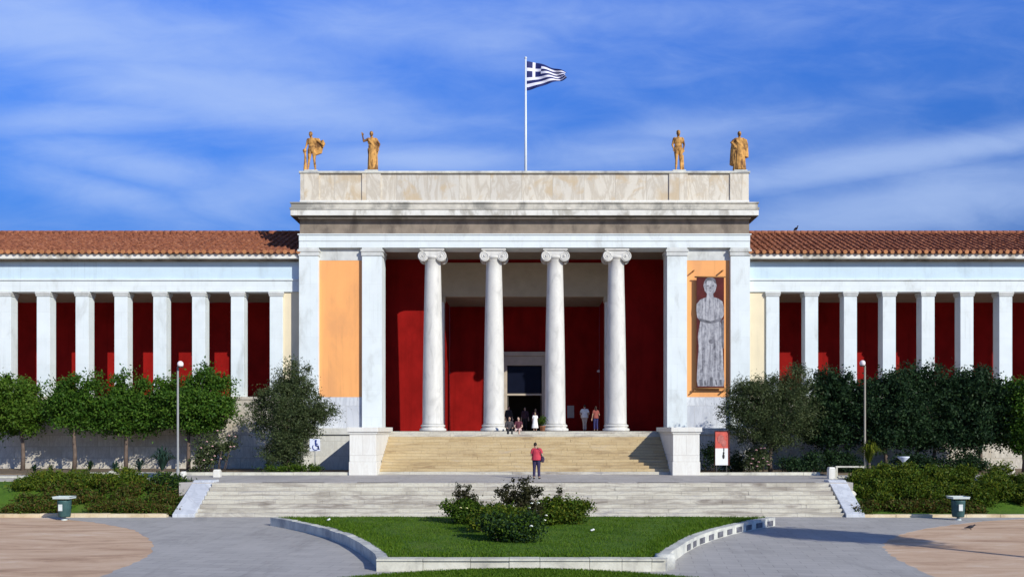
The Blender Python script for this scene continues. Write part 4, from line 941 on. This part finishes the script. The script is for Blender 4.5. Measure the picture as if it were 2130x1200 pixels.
# ------------------------------------------------------------------ figures
def remesh(mb, name, mat, root, voxel, smooth=2, xf=None):
    vs = mb.v if xf is None else [tuple(xf @ Vector(p)) for p in mb.v]
    me = bpy.data.meshes.new(name+'_raw'); me.from_pydata(vs, [], mb.f); o = bpy.data.objects.new(name, me); COL.objects.link(o)
    m = o.modifiers.new('r','REMESH'); m.mode = 'VOXEL'; m.voxel_size = voxel; m.use_smooth_shade = True
    if smooth: s = o.modifiers.new('s','SMOOTH'); s.iterations = smooth; s.factor = .5
    dg = bpy.context.evaluated_depsgraph_get(); dg.update(); ev = o.evaluated_get(dg); nm = bpy.data.meshes.new_from_object(ev)
    o.modifiers.clear(); o.data = nm; nm.name = name; bpy.data.meshes.remove(me); nm.materials.clear(); nm.materials.append(mat)
    nm.polygons.foreach_set('use_smooth', [True]*len(nm.polygons))
    o.parent = root; WL[o.name] = WL[root.name]; return o
def bend_arm(sh, el, wr): return [Vector(sh), Vector(el), Vector(wr)]
STAND = dict(L=((-.24,.02,1.13),(-.26,-.04,.88)), R=((.24,.02,1.13),(.26,-.04,.88)), legL=((-.10,-.01,.48),(-.11,.03,.08)), legR=((.10,-.01,.48),(.11,.03,.08)), dz=0.0, hip=.092)
def body_mb(p, bulk=1.0, fem=False):
    b = MB(); dz = p.get('dz',0); ln = p.get('lean',0.0)
    def U(v): v = Vector(v); v.y -= ln*max(0,v.z-.95); v.z += dz; return v
    hd = Vector((0,-.01,1.635)) + Vector(p.get('head',(0,0,0)))
    b.ell(U(hd),(.074,.092,.112),14,12); b.ell(U(hd+Vector((0,-.025,-.07))),(.055,.062,.052)); b.cap(U((0,.012,1.43)),U(hd+Vector((0,.01,-.08))),.056,.052)
    b.ell(U(hd+Vector((0,-.098,-.012))),(.012,.02,.024)); b.ell(U(hd+Vector((0,-.086,-.052))),(.024,.012,.008))
    for s in (-1,1): b.ell(U(hd+Vector((s*.076,.008,-.01))),(.010,.02,.03)); b.ell(U(hd+Vector((s*.03,-.082,.008))),(.013,.010,.009))
    sw = .165 if not fem else .15
    b.ell(U((0,.005,1.29)),(.165*bulk,.11*bulk,.19)); b.ell(U((0,0,1.09)),(.14*bulk,.098*bulk,.16)); b.ell(U((0,.01,.96)),(.165*bulk,.118*bulk,.13))
    b.cap(U((-sw,0,1.41)),U((sw,0,1.41)),.062,.062)
    for s, k in ((-1,'L'),(1,'R')):
        sh = U((s*(sw+.015),0,1.40)); el = U(p[k][0]); wr = U(p[k][1]); b.cap(sh,el,.052*bulk,.041); b.cap(el,wr,.041,.029)
        t = (wr-el).normalized(); pc = wr+t*.055; side = t.cross(Vector((0,-1,0))); side = side.normalized() if side.length > .1 else Vector((1,0,0)); nrm = side.cross(t)
        b.obox(pc, side, nrm, t, .038, .014, .05)
        for i, (o, l) in enumerate(((-.029,.068),(-.010,.080),(.010,.074),(.029,.058))):
            r0 = pc+t*.045+side*o; b.tube([r0-t*.02, r0+t*l*.5-nrm*.006, r0+t*l-nrm*.022], [.0095,.009,.007], 6)
        r0 = pc-t*.02-side*s*.034; b.tube([r0, r0-side*s*.028+t*.03, r0-side*s*.034+t*.058-nrm*.01], [.012,.011,.008], 6)
    for s, k in ((-1,'legL'),(1,'legR')):
        hp = Vector((s*p['hip'],.0,.93+dz)); kn = Vector(p[k][0]); an = Vector(p[k][1]); b.cap(hp,kn,.088*bulk,.056); b.cap(kn,an,.056,.036)
        b.cap(an+(kn-an)*.3,kn+(an-kn)*.25,.05,.055); ft = Vector(p.get('foot',(0,-1,0))); b.cap(an+Vector((0,.03,-.04)),an+ft*.16+Vector((s*.02,0,-.05)),.036,.028)
    return b
def cloth_top(p, bulk, hem=.90, sleeve=.6, fem=False, flare=0.0):
    b = MB(); dz = p.get('dz',0); ln = p.get('lean',0.0)
    def U(v): v = Vector(v); v.y -= ln*max(0,v.z-.95); v.z += dz; return v
    e = .020; sw = .165 if not fem else .15
    b.ell(U((0,.005,1.29)),(.168*bulk+e,.11*bulk+e,.185)); b.cap(U((-sw,0,1.405)),U((sw,0,1.405)),.066+e*.6,.066+e*.6)
    n = 16; rings = []
    for z, rx, ry in ((1.30,.165,.108),(1.15,.160,.112),(1.02,.182,.136),(hem,.196+flare,.150+flare*.7)):
        rings.append([U((( rx*bulk+e)*math.cos(2*math.pi*k/n),(ry*bulk+e)*math.sin(2*math.pi*k/n)+.005,z)) for k in range(n)])
    vs = [q for r in rings for q in r]; b.add(vs, [(i*n+k,i*n+(k+1)%n,(i+1)*n+(k+1)%n,(i+1)*n+k)[::-1] for i in range(3) for k in range(n)]+[tuple(range(n)), tuple(range(3*n,4*n))[::-1]])
    for s, k in ((-1,'L'),(1,'R')):
        sh = U((s*(sw+.015),0,1.40)); el = U(p[k][0]); wr = U(p[k][1])
        if sleeve <= 1: b.tube([sh, sh.lerp(el,sleeve)], [.052*bulk+e, .048*bulk+e], 12)
        else: b.tube([sh,el,el.lerp(wr,sleeve-1)], [.052*bulk+e,.041+e,.034+e], 12); b.ell(el,(.041+e,)*3)
    return b
def cloth_legs(p, bulk, top=1.0, length=1.9):
    b = MB(); dz = p.get('dz',0); e = .018; b.ell((0,.01,.945+dz),(.165*bulk+e*.5,.118*bulk+e*.6,.115))
    for s, k in ((-1,'legL'),(1,'legR')):
        hp = Vector((s*p['hip'],0,.93+dz)); kn = Vector(p[k][0]); an = Vector(p[k][1]); b.cap(hp,kn,.088*bulk+e,.056+e)
        if length > 1: b.tube([kn, kn.lerp(an,length-1)], [.058+e,.050+e*.8], 12); b.ell(kn,(.057+e,)*3)
    return b
def hair_mb(p, long=False):
    b = MB(); dz = p.get('dz',0); ln = p.get('lean',0.0); hd = Vector((0,-.01,1.635)) + Vector(p.get('head',(0,0,0))); hd.y -= ln*.68; hd.z += dz
    b.ell(hd+Vector((0,.018,.028)),(.083,.095,.102),14,10)
    if long: b.cap(hd+Vector((0,.06,-.02)),hd+Vector((0,.085,-.18)),.068,.05)
    return b
CM = {}
def cm(name, c, var=.15): 
    if name not in CM: CM[name] = plain(name, c, var, 8, .8, .1)
    return CM[name]
def person(lab, loc, rot, h, pose, top, legs, skin=(.42,.26,.19,1), hair=(.03,.02,.015,1), bulk=1.0, sleeve=.6, leglen=1.9, fem=False, long=False, dress=None, shoe=(.03,.03,.03,1)):
    root = thing('person', lab, 'person', (0,0,0), 'visitors at the museum steps'); WL[root.name] = (0,0,0); sc = Matrix.Scale(h/1.75,4)
    remesh(body_mb(pose,bulk,fem), 'body', cm('skin_%d'%int(skin[0]*1000), skin, .08), root, .011, 2, sc)
    remesh(hair_mb(pose,long), 'hair', cm('hair_%d'%int(hair[0]*1000), hair), root, .012, 1, sc)
    if dress: remesh(cloth_top(pose,bulk,dress,sleeve,fem,.10), 'dress', cm(*top), root, .013, 1, sc)
    else:
        remesh(cloth_top(pose,bulk,.90,sleeve,fem), 'shirt', cm(*top), root, .013, 1, sc); remesh(cloth_legs(pose,bulk,1.0,leglen), 'trousers', cm(*legs), root, .013, 1, sc)
    b = MB()
    for s, k in ((-1,'legL'),(1,'legR')):
        an = Vector(pose[k][1]); ft = Vector(pose.get('foot',(0,-1,0))); b.cap(an+Vector((0,.035,-.042)),an+ft*.165+Vector((s*.02,0,-.05)),.042,.034)
        b.box(an.x-.04+min(0,ft.x*.1),an.x+.04,an.y-.19,an.y+.06,an.z-.082,an.z-.06)
    remesh(b, 'shoes', cm('shoe_%d'%int(shoe[0]*1000), shoe), root, .012, 0, sc)
    root.location = loc; root.rotation_euler = (0,0,rot); return root
def pose(**k): d = dict(STAND); d.update(k); return d
# the visitor in red on the terrace, back to the viewer
q = G(1116, 995.5, ZL); 
person('person in a red shirt and dark blue trousers standing on the terrace before the steps', (q[0],q[1],ZL), R(170), 1.86,
       pose(L=((-.27,.03,1.16),(-.30,-.08,.94)), R=((.26,.0,1.14),(.20,-.20,1.10)), legL=((-.11,0,.48),(-.13,.03,.08)), legR=((.11,-.02,.48),(.12,.02,.08)), head=(.07,-.02,-.01), lean=.06),
       ('red_pink_cotton',(.50,.045,.07,1)), ('dark_indigo_denim',(.035,.028,.075,1)), bulk=1.18, sleeve=.75)
bg = MB(); bx_, by_ = q[0]+.30, q[1]-.02
bg.ell((bx_,by_,ZL+1.0),(.11,.16,.17)); bg.box(bx_-.08,bx_+.08,by_-.13,by_+.13,ZL+.86,ZL+1.06); bag = thing('shoulder_bag', 'dark shoulder bag hanging at the hip of the person in red', 'bag', (bx_,by_,ZL+.85))
remesh(bg, 'pouch', M['navybag'], bag, .02, 1, Matrix.Translation(-Vector((bx_,by_,ZL+.85))))
MB().tube([(bx_,by_-.1,ZL+1.1),(bx_-.10,by_-.17,ZL+1.40),(bx_-.26,by_-.10,ZL+1.60),(bx_-.16,by_+.14,ZL+1.40),(bx_-.02,by_+.12,ZL+1.1)], .014, 6).build('strap', M['navybag'], bag)
SIT = pose(dz=-.84, legL=((-.12,-.45,.10),(-.13,-.50,-.34)), legR=((.12,-.45,.12),(.11,-.52,-.34)), L=((-.25,-.12,1.14),(-.14,-.34,1.02)), R=((.25,-.12,1.14),(.15,-.34,1.02)), lean=.18)
person('seated person in dark clothes on the top step at the foot of the second column', (X(1059,53.3),53.44,ZP+.0), R(8), 1.72, SIT, ('charcoal_cotton',(.05,.045,.05,1)), ('black_cotton',(.02,.02,.025,1)), leglen=1.95, sleeve=1.6)
person('seated person in maroon top and pale shorts on the top step', (X(1079,53.3),53.44,ZP+.0), R(-10), 1.70, SIT, ('maroon_cotton',(.11,.03,.045,1)), ('pale_pink_cotton',(.55,.42,.40,1)), skin=(.50,.33,.26,1), leglen=1.1, fem=True, long=True)
person('small child in a long white dress standing at the top of the steps', (X(1113,53.6),53.62,ZP), R(180), 1.16, pose(L=((-.21,.0,1.14),(-.18,-.08,.92)), R=((.21,.0,1.14),(.18,-.08,.92))), ('white_cotton',(.80,.79,.76,1)), None, hair=(.30,.22,.14,1), dress=.30, fem=True, sleeve=.8)
person('person in white shirt and beige trousers between the third and fourth columns', (X(1216,57.5),57.5,ZP), R(185), 1.74, pose(L=((-.29,.03,1.17),(-.24,-.13,.98)), R=((.29,.03,1.17),(.22,-.13,.98)), legL=((-.06,-.06,.48),(-.07,.0,.08)), legR=((.06,.02,.48),(.06,.10,.08))),
       ('white_linen',(.74,.70,.68,1)), ('beige_cotton',(.52,.40,.33,1)), skin=(.50,.34,.27,1), sleeve=.7, bulk=1.1)
person('person in a dull red top and dark blue skirt beside the white-shirted visitor', (X(1239,58.2),58.2,ZP), R(200), 1.66, pose(L=((-.27,.02,1.14),(-.22,-.14,1.04)), R=((.25,.03,1.14),(.27,-.02,.90))), ('brick_cotton',(.26,.07,.06,1)), ('navy_cotton',(.03,.03,.12,1)), fem=True, long=True)
for px, dd, h, rot, tp, lab in ((1058,63.4,1.80,20,('black_jacket',(.03,.028,.035,1)),'person in a black jacket at the left jamb of the doorway'), (1092,65.2,1.78,-5,('dark_plum_shirt',(.06,.03,.045,1)),'person in a plum shirt in the middle of the doorway'), (1114,64.9,1.68,10,('wine_shirt',(.09,.02,.04,1)),'person in a wine-coloured top at the right side of the doorway')):
    person(lab, (X(px,dd),dd,ZP), R(rot), h, pose(), tp, ('black_cotton',(.02,.02,.025,1)), sleeve=1.5, skin=(.48,.33,.26,1), fem=px == 1114)
x, y = X(1129,54.0), 53.75
pp = thing('potted_plant', 'small round dark green potted plant at the foot of the third column', 'plant', (x-.02,y,ZP)); MB().lathe([(.13,ZP),(.18,ZP+.28),(.20,ZP+.29),(.20,ZP+.33),(.16,ZP+.33)], (x-.02,y,0), 16).build('pot', M['pot'], pp)
pts, cl = clumped([((x-.02,y,ZP+.68),(.24,.22,.30),1)], 700, .07, 30, .5, ZP+.3); leaf_object('foliage', M['leaf_rose'], pp, pts, .09)

# ------------------------------------------------------------------ rooftop statues
def drape(b, n=14, z0=.02, z1=1.2, r0=.25, r1=.16, ry=.75, cx=0.0, cy=0.0, seed=1, sway=0.0):
    rg = random.Random(seed)
    b.lathe([(r0,z0),(r0*.92,z0+.25*(z1-z0)),((r0+r1)/2,z0+.6*(z1-z0)),(r1,z1)], (cx,cy,0), 18)
    for k in range(n):
        a = 2*math.pi*k/n + rg.uniform(-.1,.1); j = rg.uniform(.9,1.1)
        b.tube([(cx+r1*.98*math.cos(a),cy+r1*math.sin(a)*ry,z1),(cx+(r0+r1)/2*math.cos(a+sway)*j,cy+(r0+r1)/2*math.sin(a+sway)*ry*j,(z0+z1)*.55),(cx+r0*1.04*math.cos(a+sway*1.6),cy+r0*math.sin(a+sway*1.6)*ry*1.04,z0)], [.018,.035,.03], 7)
def statue(lab, px, rot, h, ps, extra, seed, pieces=()):
    d_ = 54.95; x = X(px,d_); z = 20.0; root = thing('statue', lab, 'statue', (x,d_,z), 'terracotta statues on the roof parapet')
    k = h/1.75; b = body_mb(ps, 1.22); extra(b); hair = hair_mb(ps); b.add(hair.v, hair.f)
    remesh(b, 'figure', M['clay'], root, .022, 1, Matrix.Translation((0,0,.14)) @ Matrix.Rotation(R(rot),4,'Z') @ Matrix.Scale(k,4))
    MB().box(x-.42,x+.42,d_-.36,d_+.36,z+.0,z+.15).build('plinth', M['curbwall'], root, .02)
    for nm, fn in pieces:
        q = MB(); fn(q); remesh(q, nm, M['clay'], root, .02, 1, Matrix.Translation((0,0,.14)) @ Matrix.Rotation(R(rot),4,'Z') @ Matrix.Scale(k,4))
    return root
def cloak1(b):
    for k in range(9):
        t = k/8; b.tube([(.10+.14*t,.10,1.46),(.14+.28*t,.09,1.12+.05*math.sin(k*2)),(.08+.36*t*(1-.15*t),.06,.70+.10*t)], [.06,.075,.045], 7)
    b.tube([(.16,.05,1.44),(.30,.02,1.32),(.46,0,1.30)], [.06,.05,.04], 7); b.tube([(.48,0,1.36),(.52,.02,1.2),(.48,.03,1.04)], [.05,.08,.03], 7)
    b.cap((-.05,-.02,.98),(.16,-.04,.76),.10,.06)
def torch1(b): b.tube([(-.30,-.03,.0),(-.29,-.03,.5),(-.30,-.03,.86)], [.085,.06,.04], 8); b.ell((-.32,-.03,.92),(.09,.09,.08))
statue('terracotta statue with flying cloak and staff at the left corner of the parapet', 649, -6, 2.50, pose(L=((-.26,.02,1.15),(-.31,-.03,.93)), R=((.34,.02,1.28),(.45,-.03,1.20)), legL=((-.13,-.02,.48),(-.20,.03,.08)), legR=((.12,-.04,.48),(.15,.02,.08)), head=(-.06,0,.0)), cloak1, 1, (('staff',torch1),))
def robe2(b): drape(b, 13, .03, 1.12, .20, .16, .8, .03, 0, 3, .12); b.tube([(-.16,-.05,1.38),(.05,-.13,1.12),(.20,-.06,.92)], [.05,.055,.06], 8); b.tube([(.18,.05,1.40),(.24,.06,1.1),(.22,.05,.75)], [.06,.06,.03], 8)
statue('robed terracotta statue with one arm raised, second from the left on the parapet', 774, 4, 2.52, pose(L=((-.36,-.02,1.30),(-.40,-.06,1.52)), R=((.32,.02,1.20),(.27,-.06,.98)), head=(-.03,0,.0)), robe2, 2)
def nude3(b): b.tube([(.20,.10,.02),(.20,.08,.35),(.19,.06,.72)], [.08,.06,.05], 8); b.ell((0,0,1.70),(.088,.10,.08))
statue('bare terracotta statue with arms at its sides, second from the right on the parapet', 1411, 0, 2.56, pose(L=((-.25,.05,1.16),(-.20,-.02,.96)), R=((.26,.05,1.16),(.22,.0,.94)), legL=((-.09,-.03,.48),(-.10,.02,.08)), legR=((.10,.02,.48),(.12,.05,.08))), nude3, 3)
def robe4(b): drape(b, 15, .03, 1.22, .26, .18, .8, .0, 0, 9, -.10); drape(b, 9, .30, 1.40, .20, .12, .7, -.18, .08, 5); drape(b, 9, .62, 1.40, .17, .12, .7, .22, .05, 6); b.tube([(-.18,-.06,1.36),(0,-.15,1.1),(.2,-.1,.95)], [.05,.06,.05], 8)
statue('broad robed terracotta statue with arms akimbo at the right corner of the parapet', 1538, 2, 2.52, pose(L=((-.36,.02,1.26),(-.24,-.08,1.10)), R=((.35,.02,1.22),(.22,-.08,1.06))), robe4, 4)

# ------------------------------------------------------------------ flag, birds, litter
d = 57.0; x = X(1093.5,d); fp = thing('flagpole', 'slender white flagpole behind the middle of the parapet', 'flagpole', (x,d,17.9)); zt = Zr(123,d)
MB().tube([(x,d,17.9),(x,d,zt)], [.10,.055], 12).build('pole', M['flagwhite'], fp); MB().ell((x,d,zt+.06),(.09,.09,.08)).build('finial', M['flagwhite'], fp); MB().lathe([(.25,17.93),(.22,18.1),(.12,18.2)], (x,d,0), 14).build('base', M['flagwhite'], fp)
def flag():
    a, b = plain('flag_blue_cloth',(.010,.016,.11,1),.15,3,.7,0), plain('flag_white_cloth',(.72,.72,.84,1),.05,3,.7,0)
    nu, nv = 54, 36; L0, H0 = 3.05, 1.92; zt_ = Zr(128,d); vs = []
    for j in range(nv+1):
        v = j/nv
        for i in range(nu+1):
            u = i/nu
            xx = x+.07+2.62*u*(1-.05*math.sin(v*3.1)); sq = 1-.80*u**1.35             # gathered towards the fly
            zc = zt_ - H0*.5 + .10*u + .05*math.sin(u*7)*u
            zz = zc + (.5-v)*H0*sq + .06*math.sin(u*8+v*3)*u + .14*max(0,u-.8)*5*(.5-v)
            yy = d + .30*math.sin(u*7.5+v*2.2)*u + .20*math.sin(u*13-v*4)*u + (.5-v)*.5*u
            vs.append((xx,yy,zz))
    f = []; mi = []
    for j in range(nv):
        for i in range(nu):
            f.append((j*(nu+1)+i, j*(nu+1)+i+1, (j+1)*(nu+1)+i+1, (j+1)*(nu+1)+i)); s = j*9//nv; u = i/nu; v = j/nv
            if s < 5 and u < 20/54: w = (2 <= s < 3) or (8/54 <= u < 12/54)
            else: w = s % 2 == 1
            mi.append(1 if w else 0)
    me = bpy.data.meshes.new('flag'); me.from_pydata(vs, [], f); me.materials.append(a); me.materials.append(b); me.polygons.foreach_set('material_index', mi); me.polygons.foreach_set('use_smooth', [True]*len(f))
    o = bpy.data.objects.new('flag', me); COL.objects.link(o); s = o.modifiers.new('thick','SOLIDIFY'); s.thickness = .012
    tag(o, 'blue and white striped flag with a white cross blowing from the roof flagpole', 'flag')
flag()
def bird(lab, p, k, yaw, head_dn=.0):
    root = thing('pigeon', lab, 'bird', (0,0,0), 'pigeons'); b = MB()
    b.ell((0,0,.13),(.075,.14,.075),12,8,Matrix.Rotation(-.35,3,'X')); b.cap((0,-.10,.17),(0,-.15,.25-head_dn),.042,.030); b.ell((0,-.165,.265-head_dn),(.032,.042,.034)); b.cap((0,.10,.10),(0,.26,.07),.045,.02)
    for s in (-1,1): b.ell((s*.055,.03,.135),(.028,.14,.055),10,6,Matrix.Rotation(-.3,3,'X'))
    remesh(b, 'body', M['pigeon'], root, .012, 1, Matrix.Scale(k,4)); g = MB()
    for s in (-1,1): g.tube([(s*.03*k,0,.07*k),(s*.032*k,-.005,.0)], .008*k, 5); g.tube([(s*.032*k,.02*k,.004),(s*.036*k,-.05*k,.004)], .007*k, 5)
    g.build('legs', M['beak'], root); MB().tube([(0,-.195*k,(.262-head_dn)*k),(0,-.245*k,(.252-head_dn)*k)], [.012*k,.003*k], 6).build('beak', M['beak'], root)
    root.location = p; root.rotation_euler = (0,0,yaw)
q = G(2019,1101); bird('dark pigeon on the sandy ground near the right bin', (q[0],q[1],0), .85, R(70), .04); q = P(1656,485,60.2); bird('dark pigeon perched on the right roof ridge', (q.x,60.2,17.60), 1.1, R(20))
for px, py, lab in ((683,1084,'white scrap of paper on the left corner of the planter lawn'),(1232,1106,'white scrap of paper on the lawn right of the rose bushes')):
    z = HB+.02; q = G(px,py,z); mb = MB(); a = random.uniform(0,3)
    for k in range(3): mb.ell((q[0]+.04*math.cos(a+2*k),q[1]+.04*math.sin(a+2*k),z+.05+.02*k),(.045,.04,.025),8,5,Matrix.Rotation(.5*k,3,'X'))
    mb.sm = [False]*len(mb.sm); tag(mb.build('paper_scrap', M['paper']), lab, 'litter', 'white paper scraps on the lawn')
